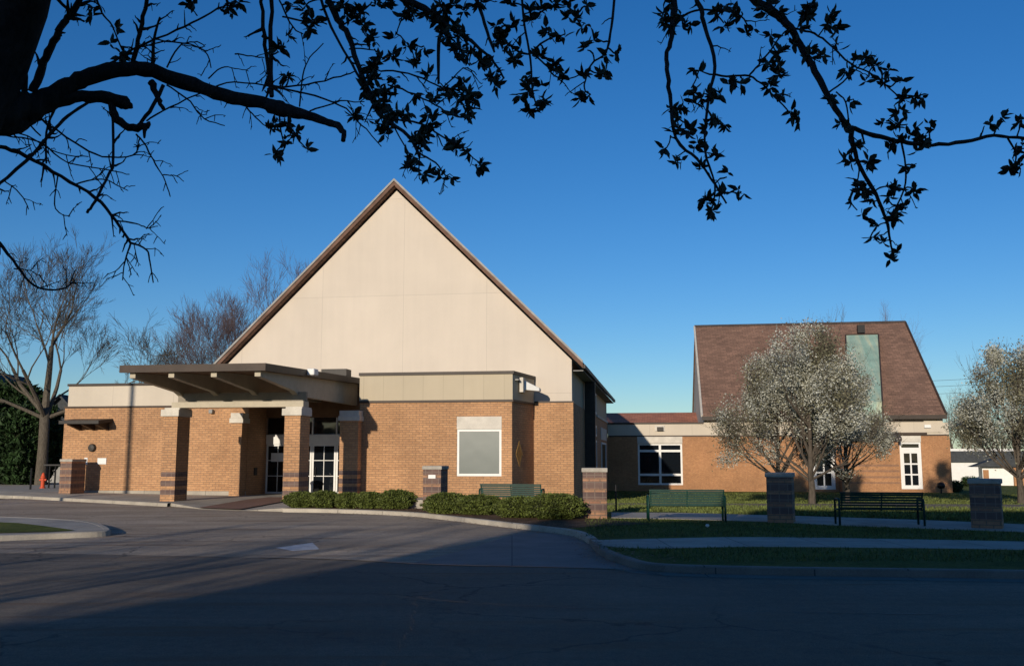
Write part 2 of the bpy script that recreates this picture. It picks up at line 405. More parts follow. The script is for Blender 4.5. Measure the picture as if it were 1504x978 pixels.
def kerb(name, line, width=.17, z=KZ, gutter=0, mat='kerb'):       # line = list of ground (x, y); inside lies to its left
    inn = offset(line, width); mb = MB()
    for a, b, c, d in zip(line, line[1:], inn[1:], inn):
        mb.poly([(a[0],a[1],-.02),(b[0],b[1],-.02),(b[0]+(c[0]-b[0])*.1,b[1]+(c[1]-b[1])*.1,z-.02),(a[0]+(d[0]-a[0])*.1,a[1]+(d[1]-a[1])*.1,z-.02)])
        a2 = (a[0]+(d[0]-a[0])*.1, a[1]+(d[1]-a[1])*.1); b2 = (b[0]+(c[0]-b[0])*.1, b[1]+(c[1]-b[1])*.1)
        a3 = (a[0]+(d[0]-a[0])*.25, a[1]+(d[1]-a[1])*.25); b3 = (b[0]+(c[0]-b[0])*.25, b[1]+(c[1]-b[1])*.25)
        mb.poly([(*a2,z-.02),(*b2,z-.02),(*b3,z),(*a3,z)]); mb.poly([(*a3,z),(*b3,z),(c[0],c[1],z),(d[0],d[1],z)])
        mb.poly([(d[0],d[1],z),(c[0],c[1],z),(c[0],c[1],-.02),(d[0],d[1],-.02)])
    if gutter:
        ou = offset(line, -gutter)
        for a, b, c, d in zip(line, line[1:], ou[1:], ou):
            mb.poly([(d[0],d[1],.004),(c[0],c[1],.004),(b[0],b[1],.012),(a[0],a[1],.012)])
    return structure(mb.build(name, mat)), inn
def gl(pts, z=0): return [tuple(G(a, b, z)[:2]) for a, b in smooth_line(pts)]
# kerb lines measured where they meet the asphalt; the flush crossing sits between
k_left = gl([(-420,724),(-150,727),(0,731),(120,737),(245,744)])
k_bed = gl([(415,752),(500,753.5),(600,758),(666,765),(732,773),(799,781),(840,787),(862,797),(875,811),(888,820),(912,829),(960,840),(1100,845),(1300,848),(1504,851),(1900,858)])
_, in_left = kerb('kerb', k_left); _, in_bed = kerb('kerb', k_bed[:44]); kerb('kerb', k_bed[43:], gutter=.3, mat='kerbshade'); in_bed = offset(k_bed, .17)  # right-hand kerb run uses the concrete darkened to look shaded
k_mid = [k_left[-1], tuple(G(300,748,0)[:2]), tuple(G(360,750,0)[:2]), k_bed[0]]
# plaza slab (concrete) : left walk, crossing and entrance
def plz(x, y): return .12 + max(0, min(1, (-x-14)/8))*.12
pl = MB()
fr = [tuple(p) for p in in_left] + [(k_mid[1][0], k_mid[1][1]), (k_mid[2][0], k_mid[2][1])]
far_ = [(x + .158*10, y+16) for x, y in fr]
bedstart = tuple(in_bed[0])
poly = fr + [bedstart] + [tuple(p) for p in in_bed[1:20]]
cols_ = []
for x, y in poly:
    cols_.append([(x, y + t, (.05 if t == 1.2 and (x, y) in fr[-2:] else plz(x, y) if True else .03) if t > .5 or k > 0 else (KZ if (x, y) not in fr[-2:] else .015)) for k, t in enumerate((0, 1.2, 4, 8, 14))])
for a, b in zip(cols_, cols_[1:]):
    for i in range(4): pl.poly([a[i], b[i], b[i+1], a[i+1]])
    pl.poly([(a[0][0],a[0][1],-.02),(b[0][0],b[0][1],-.02),b[0],a[0]])
structure(pl.build('plaza', 'walk'))
# planting bed strip behind the kerb
bed = MB(); bl = [tuple(p) for p in in_bed[:34]]; bo = offset(bl, 2.6)
for a, b, c, d in zip(bl, bl[1:], bo[1:], bo): bed.poly([(a[0],a[1],.135),(b[0],b[1],.135),(c[0],c[1],.145),(d[0],d[1],.145)])
structure(bed.build('planting_bed', 'mulch'))
def sheetz(name, pts, m, z): return sheet(name, pts, m, z)
a_, b_, c_, d_ = G(292,745,.055), G(352,747.5,.055), G(457,731,.165), G(398,729.5,.165)
m1, m2 = a_.lerp(d_, 4/(d_.y-a_.y)), b_.lerp(c_, 4/(c_.y-b_.y)); m1.z = m2.z = .165
structure(MB().poly([a_, b_, m2, m1]).poly([m1, m2, c_, d_]).build('entrance_paving', 'pave'))
# lawn on the right, falling gently away towards the side building
def lz(x, y):
    d = y + .158*x
    t = max(0, min(1, (d-27)/36)); t = t*t*(3-2*t)
    return .125 - .72*t
lw = MB(); edge = [tuple(p) for p in in_bed if p[0] > -.5]
rows = []
for (x, y) in edge:
    nrm = 1
    rows.append([(x + .25*max(0, s-1)*.5, y+s, lz(x, y+s)+(.004 if s else .003)) for s in (0,.5,1,1.6,2.3,3,4,5,6,7.5,9,11,13,16,20,25,30,36,43,52,64,80)])
for a, b in zip(rows, rows[1:]):
    for i in range(len(a)-1): lw.poly([a[i], b[i], b[i+1], a[i+1]])
e = [(x, y) for x, y in [(46, 10), (90, 6)]]
ext = [[(x+ q, r[1]-q*.05, r[2]) for q in (0,)] for x, r in []]
last = rows[-1]
lw2 = [(p[0]+80, p[1]-10, p[2]) for p in last]
for i in range(len(last)-1): lw.poly([last[i], lw2[i], lw2[i+1], last[i+1]])
structure(lw.build('lawn', 'grass', smooth=True))
# two walks across the lawn (draped a little above it)
def strip(name, top, bot, m, lift=.012):
    T = [G(a, b, .12) for a, b in smooth_line(top, 4)]; Bt = [G(a, b, .12) for a, b in smooth_line(bot, 4)]; mb = MB()
    for a, b, c, d in zip(Bt, Bt[1:], T[1:], T):
        q = [Vector((p.x, p.y, lz(p.x, p.y)+lift)) for p in (a, b, c, d)]
        mb.poly(q); mb.poly([q[0]-Vector((0,0,.06)), q[1]-Vector((0,0,.06)), q[1], q[0]])
    return structure(mb.build(name, m))
strip('pavement', [(868,794),(950,792),(1100,789.5),(1300,792),(1504,796),(1800,803)], [(884,802),(950,806),(1100,803.5),(1300,805),(1504,808),(1800,816)], 'walk')
strip('path', [(898,752.5),(1000,753),(1134,757),(1230,760),(1368,765),(1504,771),(1700,780)], [(898,761),(1000,763),(1134,767),(1230,772),(1368,777),(1504,782),(1700,792)], 'walk', .02)
# concrete apron where the drive meets the street, seam, painted arrow
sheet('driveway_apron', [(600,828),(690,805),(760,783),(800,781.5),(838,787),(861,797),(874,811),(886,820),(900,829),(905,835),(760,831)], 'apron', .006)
dv = MB(); dl = gl([(-900,806),(-330,810),(0,812),(200,815),(380,819),(500,822),(633,829),(760,832),(905,836)])
for a, b in zip(dl, dl[1:]): dv.poly([(a[0],a[1],.003),(b[0],b[1],.003),(b[0],b[1]+24,.003),(a[0],a[1]+24,.003)])
structure(dv.build('driveway', 'asphalt2'))
seam = MB(); sl = gl([(380,819),(500,822),(633,829),(760,832),(905,836),(980,846)])
for a, b in zip(sl, sl[1:]): seam.poly([(a[0],a[1]-.03,.010),(b[0],b[1]-.03,.010),(b[0],b[1]+.03,.010),(a[0],a[1]+.03,.010)])
structure(seam.build('road_seam', 'black'))
sheet('road_arrow', [(405,804),(459,796.5),(469,806),(430,808.5)], 'mark', .006)
ck = MB(); rng = random.Random(4)
for line in ([(612,878),(607,905),(600,925),(585,948),(560,978)], [(700,840),(670,858),(640,866),(612,878),(560,872)], [(612,878),(700,886),(800,890),(900,893),(1050,897),(1504,904)], [(150,770),(190,778),(240,784),(250,787),(180,779)]):
    L = gl(line); L = [(x+rng.uniform(-.03,.03), y+rng.uniform(-.03,.03)) for x, y in L]
    for a, b in zip(L, L[1:]):
        wd = rng.uniform(.006, .018); ck.poly([(a[0]-wd,a[1]-wd,.005),(b[0]+wd,b[1]-wd,.005),(b[0]+wd,b[1]+wd,.005),(a[0]-wd,a[1]+wd,.005)])
structure(ck.build('road_crack', 'black'))
# kerbed grass island at the left
isl = [tuple(G(a, b, 0)[:2]) for a, b in smooth_line([(-330,806),(-100,798),(0,794.5),(100,790.5),(150,788),(163,785),(150,777),(120,771),(60,767),(0,765),(-100,764),(-330,763)], 5)]
kerb('kerb', isl)
im = MB(); c0 = offset(isl, .16); im.poly([(p[0], p[1], KZ-.004) for p in c0]); structure(im.build('traffic_island', 'walk'))
ig = MB(); pts = [G(a, b, KZ+.01) for a, b in [(-330,793),(0,782),(70,780.3),(110,778.3),(62,771.5),(27,767.5),(0,766.5),(-330,767)]]; ig.poly(pts)
structure(ig.build('island_lawn', 'grass'))

# ================================================================== MAIN HALL
hall = empty('brick_hall', P0, -A)
tag(hall, 'tan brick hall with a tall cream gable and a flat entrance canopy', 'building')
zb = onv(843, 591, 0)[1]                                  # top of the brick
VB, VL, VD = -3.0, -2.5, -0.55                            # bump-out, left wing, door wall
uBL = onv(528.5, 600, VB)[0]; uBR = onv(752, 600, VB)[0]; uBR0 = onv(784, 600, 0)[0]
uLL = onv(92, 660, VL)[0]; uLR = onv(355, 660, -3.1)[0]
zbb = onv(752, 586.5, VB)[1]; zbt = onv(752, 549, VB)[1]; zlb = onv(200, 596, VL)[1]; zlt = onv(200, 566, VL)[1]
apex_u, apex_z = onv(579, 264, -.4)
ea_u, ea_z = onv(856, 531, -.4); el_u, el_z = onv(317, 533, -.4)
HL = onu(893, 680, 0)[0]
print('zb', zb, 'uB', uBL, uBR, uBR0, 'uL', uLL, uLR, 'zbb', zbb, zbt, 'zl', zlb, zlt, 'apex', apex_u, apex_z, 'eave', ea_u, ea_z, el_u, el_z, 'HL', HL)
uG0 = 2*apex_u - 0.0                                       # left wall of the gabled hall mirrors the right one
# brick of the hall: front return + long side, with holes on the side for the windows
mb = MB(); wall(mb, uBR0-.6, 0, -.2, zb, 0)
mb.poly([(0,0,-.2),(0,HL,-.9),(0,HL,zb),(0,0,zb)])
mb.build('brick_wall', 'brick', hall)
# bump-out walls (right return splays a little)
wz0, wz1 = onv(705, 699, VB)[1], onv(705, 630, VB)[1]; wu0, wu1 = onv(671, 665, VB)[0], onv(736.5, 665, VB)[0]; wlz = onv(705, 611.5, VB)[1]
mb = MB(); wall(mb, uBL, uBR, -.2, zbb, VB, [(wu0, wu1, wz0, wlz)], .25)
mb.poly([(uBR,VB,-.2),(uBR0,0,-.2),(uBR0,0,zbb),(uBR,VB,zbb)]); mb.poly([(uBL,VB,-.2),(uBL,VB,zbb),(uBL,0,zbb),(uBL,0,-.2)])
mb.build('brick_wall', 'brick', hall)
window(hall, wu0, wu1, wz0, wz1, VB, .1, glass='blind', recess=.03)
B(wu0-.01, wu1+.01, VB-.02, VB+.2, wz1+.002, wlz).build('lintel', 'stone', hall, bevel=.01)
def lift(pts, off): return [(a[0], a[1], a[2]) for a in pts]
e_ = .03
mb = MB().prism([(uBL-.02,VB-e_,zbb),(uBR+e_,VB-e_,zbb),(uBR0+e_,.0,zbb),(uBL-.02,.0,zbb)], (0,0,zbt-zbb)); mb.build('fascia_band', 'khaki', hall)
o_ = .09
MB().prism([(uBL-.05,VB-o_,zbt),(uBR+o_,VB-o_,zbt),(uBR0+o_,.0,zbt),(uBL-.05,.0,zbt)], (0,0,.13)).build('coping', 'coping', hall)
MB().prism([(uBL-.03,VB-.06,zbb-.1),(uBR+.06,VB-.06,zbb-.1),(uBR0+.05,.0,zbb-.1),(uBL-.03,.0,zbb-.1)], (0,0,.1)).build('trim', 'fascia', hall)
# downspout-like corner bead and gable stucco
zr = lambda u: apex_z - .42 - abs(u-apex_u)*(apex_z-ea_z)/(ea_u-apex_u)
mb = MB(); gl_u = uG0
mb.prism([(gl_u,.04,zb-.3),(-.06,.04,zb),(-.06,.04,zr(-.06)),(apex_u,.04,apex_z-.42),(gl_u,.04,zr(gl_u))], (0,.3,0)); mb.build('gable_wall', 'gable', hall)
B(uBR0-.3, .02, -.03, .035, zb, zb+.07).build('trim', 'fascia', hall)
mb = MB().poly([(-.06,.35,zb),(-.06,HL,zb),(-.06,HL,zr(-.06)),(-.06,.35,zr(-.06))]); mb.build('side_wall', 'khaki', hall)
mb = MB().box(gl_u, gl_u+.3, .35, HL, -.5, zr(gl_u)); mb.build('side_wall', 'cream', hall)
# roof slabs
sl_ = (apex_z-ea_z)/(ea_u-apex_u); th = .29
def roofz(u): return apex_z - abs(u-apex_u)*sl_
lu = 2*apex_u-ea_u
f_ = -.4
for (ua, ub) in ((apex_u, ea_u), (apex_u, lu)):
    MB().prism([(ua,f_+.12,roofz(ua)-.02),(ub,f_+.12,roofz(ub)-.02),(ub,f_+.12,roofz(ub)-th),(ua,f_+.12,roofz(ua)-th)], (0,HL-f_+.2,0)).build('roof', 'shingle', hall)
    MB().prism([(ua,f_,roofz(ua)+.03),(ub,f_,roofz(ub)+.03),(ub,f_,roofz(ub)-th+.02),(ua,f_,roofz(ua)-th+.02)], (0,.118,0)).build('rake_trim', 'rake', hall)
    MB().prism([(ua,f_-.05,roofz(ua)+.06),(ub,f_-.05,roofz(ub)+.06),(ub,f_-.05,roofz(ub)-.06),(ua,f_-.05,roofz(ua)-.06)], (0,.048,0)).build('rake_trim', 'grey', hall)
MB().box(-.055, ea_u-.04, .3, HL+.2, roofz(ea_u)-th-.08, roofz(ea_u)-th-.03).build('soffit', 'soffitgrey', hall)
MB().box(ea_u-.03, ea_u+.1, f_+.1, HL+.2, roofz(ea_u)-th, roofz(ea_u)-th+.17).build('gutter', 'fascia', hall)
# side wall: dark fin, windows
def vs(px): return onu(px, 640, 0)[0]
v0, v1 = vs(859), vs(868)
zf1 = onu(862, 578, 0)[1]; 
B(.002, .55, v0, v0+.35, -.4, roofz(ea_u)-th-.1).build('fin', 'darkmetal', hall)
for (a, b, ya, yb) in ((869.5,875,577,607),(869.5,875,624,640),(869.5,875,646,688),(882.5,889,650,690)):
    va, vb = vs(a), vs(b); zc = onu((a+b)/2, ya, 0)[1]; zd = onu((a+b)/2, yb, 0)[1]
    fr2 = MB()
    fr2.box(.005,.07,va,vb,zd,zd+.12); fr2.box(.005,.07,va,vb,zc-.12,zc); fr2.box(.005,.07,va,va+.12,zd+.12,zc-.12); fr2.box(.005,.07,vb-.12,vb,zd+.12,zc-.12)
    fo = fr2.build('window', 'white', hall); B(.004,.03,va+.1,vb-.1,zd+.1,zc-.1).build('pane', 'glass', fo)
va, vb = vs(876.5), vs(892)
B(.003, .06, va, vb, zb-.02, zb+.12).build('trim', 'stone', hall)
B(.004, .05, vs(882), vs(890), onu(886,640,0)[1]-.3, onu(886,640,0)[1]+.5).build('lintel', 'stone', hall)
# diamond ornament and flood light on the splayed return
def splay(t, z, off): 
    d = Vector((uBR0-uBR, -VB)).normalized(); nrm = Vector((d.y, -d.x)); L_ = math.hypot(uBR0-uBR, VB)
    return (uBR + d.x*L_*t + nrm.x*off, VB + d.y*L_*t + nrm.y*off, z)
zc = onv(762, 666, VB)[1]; hh = .56
orn = MB(); q = [splay(.30,zc,.035), splay(.30-.1,zc,.035)]
pts = [splay(.31,zc-hh,.012), splay(.31+.15,zc,.012), splay(.31,zc+hh,.012), splay(.31-.15,zc,.012)]
inn_ = [splay(.31,zc-hh,.004), splay(.31+.15,zc,.004), splay(.31,zc+hh,.004), splay(.31-.15,zc,.004)]
orn.poly(pts)
for i in range(4): orn.poly([inn_[i], inn_[(i+1)%4], pts[(i+1)%4], pts[i]])
oo = orn.build('diamond_plaque', 'orn', hall)
ins = MB().poly([splay(.31,zc-hh*.6,.016), splay(.31+.09,zc,.016), splay(.31,zc+hh*.6,.016), splay(.31-.09,zc,.016)]).build('plaque_relief', 'relief', oo)
zl_ = onv(765, 563, VB)[1]
fl = MB(); p = splay(.34, zl_, .04)
fl.box(p[0]-.0, p[0]+.16, p[1]-.3, p[1]+.3, zl_-.32, zl_+.32)
fo = fl.build('flood_light', 'stone', hall)
p2 = splay(.5, zl_, .1)
MB().prism([(p2[0],p2[1]-.35,zl_-.2),(p2[0]+.65,p2[1]-.1,zl_-.25),(p2[0]+.65,p2[1]-.1,zl_-.1),(p2[0],p2[1]-.35,zl_+.22)], (0,.55,0)).build('lamp_head', 'white', fo, bevel=.03)
# left wing
mb = MB(); wall(mb, uLL, uLR, -.1, zlb, VL)
mb.poly([(uLL,VL,-.1),(uLL,VL,zlb),(uLL,14,zlb),(uLL,14,-.1)]); mb.poly([(uLR,VL,-.1),(uLR,VD,-.1),(uLR,VD,zlb),(uLR,VL,zlb)])
mb.build('brick_wall', 'brick', hall)
uCR = onv(540, 600, VL)[0]
B(uLL+.12, uLR, VL+.02, 13.9, zlb, zlt).build('fascia_band', 'cream', hall)
B(uLL+.08, uLR, VL-.05, 13.9, zlt, zlt+.11).build('coping', 'coping', hall)
B(uLL-.04, uLR, VL-.04, 13.95, zlb-.08, zlb+.0).build('trim', 'fascia', hall)
B(uLL-.03, uLR, VL-.05, VL-.002, -.1, .30).build('plinth', 'walk', hall)
# entrance wall
uDL = uLR; uDR = uBL
zh1, zh0 = onv(475, 638, VD)[1], onv(475, 652, VD)[1]; zt1 = onv(475, 613, VD)[1]
edges = [onv(x, 690, VD)[0] for x in (389.5, 424, 457, 492.5, 527)]; uDR = max(uDR, edges[-1]+.1)
B(uDL, edges[0]-.005, VD, VD+.3, -.1, 4.4).build('brick_wall', 'brick', hall)
B(edges[-1]+.005, uDR-.005, VD, VD+.3, -.1, 4.4).build('brick_wall', 'brick', hall)
B(edges[0], edges[-1], VD, VD+.25, zh0, zh1).build('door_header', 'white', hall)
B(uDL+.01, uDR-.01, VD-.01, VD+.24, zt1, 5.1).build('soffit_wall', 'soffit', hall)
for i in range(4):
    a, b = edges[i], edges[i+1]
    t = B(a+.04, b-.04, VD+.1, VD+.12, zh1+.04, zt1-.01).build('transom_window', 'glass', hall)
    if i: B(a-.03, a+.03, VD+.03, VD+.2, zh1, zt1).build('mullion', 'white', hall)
    d = window(hall, a+.01, b-.01, .13, zh0-.005, VD, .085, cols=2, mun=.03, name='entrance_door', recess=.05, zrows=[onv(475,676,VD)[1], onv(475,699,VD)[1]])
    if i in (1, 2):
        hx = b-.2 if i == 1 else a+.2
        MB().tube([(hx, VD+.02, .95), (hx, VD-.02, 1.0), (hx, VD-.02, 1.3), (hx, VD+.02, 1.35)], .015, 6).build('door_handle', 'darkmetal', d)
    if i == 0:
        B(a+.25, b-.28, VD+.055, VD+.075, 1.62, 2.02).build('notice', 'white', d)
# pilasters
def pilaster(u0, u1, v0, v1, ztop, nm, cap_o=.07, mat='column', zcap=.36):
    p = B(u0, u1, v0, v1, .0, ztop).build(nm, mat, hall)
    MB().box(u0-cap_o, u1+cap_o, v0-cap_o, v1+cap_o, ztop, ztop+zcap*.6).box(u0-.03, u1+.03, v0-.03, v1+.03, ztop+zcap*.6, ztop+zcap*1.25).build('capital', 'stone', p, bevel=.012)
    return p
VP_ = -3.55
pu0, pu1 = onv(499, 640, VP_)[0], onv(526, 640, VP_)[0]; zp = onv(512, 618, VP_)[1]
pilaster(pu0, pu1, VP_, VB+.3, zp, 'pilaster')
pu0, pu1 = onv(339, 640, -3.1)[0], onv(355, 640, -3.1)[0]
pilaster(pu0, pu1, -3.1, VL-.003, onv(345, 621, -3.1)[1], 'pilaster', mat='brick')
# canopy
DF = 33.6
cf = AT(390, 533, DF) - P0; VF = cf.dot(vx); uC = cf.dot(ux); zCt = AT(390, 533, DF).z; zCb = onv(390, 544, VF)[1]
uC0 = onv(175, 548, VF)[0]; zback = 5.5
print('canopy', VF, uC, uC0, zCt, zCb, 'doors', zh0, zh1, zt1, 'zp', zp)
def cz(v): return zCt + (zback-zCt)*(v-VF)/(0-VF)
ct = zCt-zCb
MB().prism([(uC0,VF+.1,zCt-.02),(uC-.1,VF+.1,zCt-.02),(uC-.1,0,zback-.02),(uC0,0,zback-.02)], (0,0,-ct+.07), 'coping').build('canopy_roof', None, hall)
MB().prism([(uC0,VF,zCt),(uC,VF,zCt),(uC,VF,zCb),(uC0,VF,zCb)], (0,.098,0)).prism([(uC-.098,VF+.1,zCt),(uC-.098,-.01,zback),(uC-.098,-.01,zback-ct),(uC-.098,VF+.1,zCb)], (.1,0,0)).build('canopy_fascia', 'fascia', hall)
MB().prism([(uC0+.05,VF+.1,zCb+.045),(uC-.12,VF+.1,zCb+.045),(uC-.12,-.6,cz(-.6)-ct+.045),(uC0+.05,-.6,cz(-.6)-ct+.045)], (0,0,-.03)).build('canopy_soffit', 'soffit', hall)
# columns and the cross beam
VC = (AT(440, 735, 36.8)-P0).dot(vx)
zcb = onv(428, 597, VC)[1]; zct = onv(428, 578, VC)[1]
cu1 = onv(440, 660, VC)[0]; cu0 = cu1-.64; cl1 = onv(259, 660, VC)[0]; cl0 = cl1-.60
cols = []
for a, b in ((cl0, cl1), (cu0, cu1)):
    p = B(a, b, VC, VC+1.0, .0, onv(428, 610, VC)[1]).build('column', 'column', hall)
    zt = onv(428, 610, VC)[1]
    MB().box(a-.1, b+.06, VC-.06, VC+1.06, zt, zt+.27).box(a+.02, b+.06, VC+.0, VC+1.0, zt+.26, zcb-.002+.0).build('capital', 'stone', p, bevel=.015)
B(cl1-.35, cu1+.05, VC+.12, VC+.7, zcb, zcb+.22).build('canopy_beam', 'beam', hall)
B(cl1-.3, cu1+.0, VC+.52, VC+.68, zcb+.222, zct+.1).build('canopy_beam', 'beamshade', hall)  # upper chord, set back and coloured darker to read as shaded
bu = [onv(x, 560, VF+.15)[0] for x in (192, 249, 311.5, 376)]
for i, u in enumerate(bu):
    zb_ = lambda v: cz(v)-ct+.01
    vend = -2.4 if i < 2 else -.9
    if i == 3: vend = -.6
    deep = .85 if i < 3 else 1.0
    MB().prism([(u-.09,VF+.22,zb_(VF+.22)),(u-.09,VF+.22,zb_(VF+.22)-.2),(u-.09,VC+.15,min(zb_(VC)-.35, zct+.12)),(u-.09,VC+.62,zct-.05),(u-.09,vend,zb_(vend)-deep),(u-.09,vend,zb_(vend))], (.22,0,0)).build('canopy_beam', 'beam', hall)
# security items on the canopy and wall
k = onv(312, 604, VL); B(k[0]-.09, k[0]+.09, VL-.22, VL-.002, k[1]-.1, k[1]+.08).build('security_camera', 'grey', hall, bevel=.03)
k = onv(463, 548, VF+5); MB().box(uC-.02, uC+.3, VF+4.0, VF+4.5, cz(VF+4)-.22, cz(VF+4)+.05).build('flood_light', 'white', hall, bevel=.05)
B(uC-1.6, uC-.4, -1.9, -1.2, zback-.05, zback+.33).build('vent_box', 'darkmetal', hall)
# awning, lamp, notices on the left wing
a0 = onv(97, 627, VL-1.2); a1 = onv(150, 627, VL-1.2); zA = onv(140, 615, VL)[1]
au0, au1 = onv(109, 615, VL)[0], onv(166, 615, VL)[0]
aw = MB().prism([(au0,VL-.002,zA),(au0,VL-1.15,zA-.12),(au0,VL-1.15,zA-.27),(au0,VL-.002,zA-.15)], (au1-au0,0,0)).build('awning', 'darkmetal', hall)
for t in (.15, .5, .85):
    u = au0+(au1-au0)*t
    MB().prism([(u,VL-.002,zA-.16),(u,VL-1.0,zA-.27),(u,VL-.95,zA-.32),(u,VL-.002,zA-.55)], (.12,0,0)).build('bracket', 'fascia', aw)
k = onv(136, 657.5, VL); ln = MB().lathe([(.0,0),(.19,.0),(.19,.06),(.15,.14),(.0,.16)], sides=20)
ln.v = [(k[0]+x, VL-.0-z, k[1]+y) for x, y, z in ln.v]; ln.build('wall_lamp', 'darkmetal', hall)
k = onv(150, 677, VL); B(k[0]-.22, k[0]+.22, VL-.03, VL-.002, k[1]-.14, k[1]+.14).build('notice', 'white', hall)
k = onv(126.5, 677, VL); B(k[0]-.08, k[0]+.08, VL-.03, VL-.002, k[1]-.16, k[1]+.16).build('notice', 'white', hall)
k = onv(377, 700, VD); B(uLR+.002, uLR+.05, VD-1.2, VD-.9, 1.0, 1.35).build('intercom', 'darkmetal', hall)
# flat roofs closing the low volumes from above
B(uLL+.3, uLR-.1, VL+.2, 13.5, zlt-.25, zlt-.2).build('flat_roof', 'grey', hall)
B(uBL+.1, uBR0-.3, VB+.3, -.05, zbt-.25, zbt-.2).build('flat_roof', 'grey', hall)

# ================================================================== SIDE BUILDING (wing and steep shingled roof)
side = empty('shingle_roofed_building', P0, -A)
tag(side, 'orange brick building with low cream banded wing and steep brown shingle roof', 'building')
VW = HL; zg = -1.0
uE = onv(1397, 680, VW)[0]
zw = onv(1000, 641, VW)[1]; zwt = onv(1000, 622.5, VW)[1]; zwR = onv(1370, 638, VW)[1]
print('wing D', (P0+vx*VW).y, 'VW', VW, 'uE', uE, 'zw', zw, zwt, zwR, 'ground', onv(1000,720,VW)[1], onv(1370,722,VW)[1])
W1 = (onv(937,680,VW)[0], onv(1002.5,680,VW)[0], onv(970,712,VW)[1], onv(970,651,VW)[1])
D1 = (onv(1323,690,VW)[0], onv(1354.5,690,VW)[0], onv(1338,718,VW)[1], onv(1338,638,VW)[1])
D2 = (onv(1194,690,VW)[0], onv(1226.5,690,VW)[0], onv(1210,718.5,VW)[1], onv(1210,650,VW)[1])
mb = MB(); uM = onv(1240, 680, VW)[0]
wall(mb, .003, uE, zg, zw, VW, [W1, D1[:3]+(zw+.0001 if D1[3] > zw else D1[3],), D2])
mb.poly([(uE,VW,zg),(uE,VW+24,zg),(uE,VW+24,zw),(uE,VW,zw)])
mb.build('brick_wall', 'brick_red', side)
uBs = onv(1238, 680, VW)[0]
B(.01, uE-.02, VW+.03, VW+14, zw, zwt).build('fascia_band', 'cream', side)
B(.01, onv(1033,614,VW)[0], VW-.03, VW+14, zwt, zwt+.12).build('coping', 'coping', side)
B(.01, uE, VW-.02, VW+.028, zw-.001+.0, zw+.09).build('trim', 'fascia', side)
B(W1[0]-.02, W1[1]+.02, VW-.02, VW+.1, W1[3]+.002, zw-.002).build('lintel', 'stone', side)
window(side, *W1, VW, .13, cols=2, zrows=[onv(970,662,VW)[1], onv(970,697,VW)[1]], mun=.16, recess=.12)
# doors with transoms
zdh = onv(1338, 660, VW)[1]; ztr = onv(1338, 649, VW)[1]
window(side, D1[0], D1[1], D1[2], zdh, VW, .26, cols=2, rows=3, name='door', mun=.1, recess=.05)
window(side, D1[0], D1[1], zdh+.003, ztr, VW, .13, recess=.05, name='transom_window')
B(D1[0]-.02, D1[1]+.02, VW-.03, VW+.2, ztr+.003, min(D1[3], zw)-.003).build('lintel', 'stone', side)
window(side, D2[0], D2[1], D2[2], D2[3]-.01, VW, .26, cols=2, rows=3, name='door', mun=.1, recess=.05)
# projecting bay with banded brick and little shingle cap
b0, b1 = onv(1236, 690, VW-.9)[0], onv(1321, 690, VW-.9)[0]; zby = onv(1290, 648, VW-.9)[1]; zby1 = onv(1290, 634, VW-.1)[1]
zgb = onv(1290, 721, VW-.9)[1]
B(b0, b1, VW-.9, VW-.002, zg, zby).build('brick_bay', 'brick_redband', side)
MB().prism([(b0-.2,VW-1.2,zby),(b0-.2,VW-.04,zby),(b0-.2,VW-.04,zby1),(b0-.2,VW-1.2,zby+.25)], (b1-b0+.4,0,0)).build('bay_roof', 'darkshingle', side)
# steep roof : eaves at VW-.5, ridge behind
VE = VW-.45; e0 = onv(1031, 611, VE); e1 = onv(1390, 608, VE); VR = VW+12.5
r0 = onv(1020, 479, VR); r1 = onv(1330, 474.5, VR)
print('eave', e0, e1, 'ridge', r0, r1)
ze = (e0[1]+e1[1])/2; zr_ = (r0[1]+r1[1])/2; VBk = 2*VR-VE
ul = e0[0]; ur = e1[0]; 
def slab(a, b, c, d, t, nm, m):
    MB().prism([a, b, c, d], (0, 0, -t)).build(nm, m, side)
slab((e0[0],VE,ze),(e1[0],VE,ze),(r1[0],VR,zr_),(r0[0],VR,zr_), .3, 'roof', 'shingle')
slab((r0[0],VR,zr_),(r1[0],VR,zr_),(e1[0],VBk,ze),(e0[0],VBk,ze), .3, 'roof', 'shingle')
MB().box(e0[0], e1[0], VE-.12, VE-.004, ze-.32, ze-.02).build('gutter', 'coping', side)
MB().tube([(r0[0],VR,zr_+.03),(r1[0],VR,zr_+.03)], .12, 8).build('ridge_cap', 'darkshingle', side)
for (ea, ra, nm) in ((e0[0], r0[0], 'rake_trim'), (e1[0], r1[0], 'rake_trim')):
    MB().tube([(ea,VE,ze),(ra,VR,zr_+.02)], .09, 6).build(nm, 'fascia' if ea > 20 else 'stone', side)
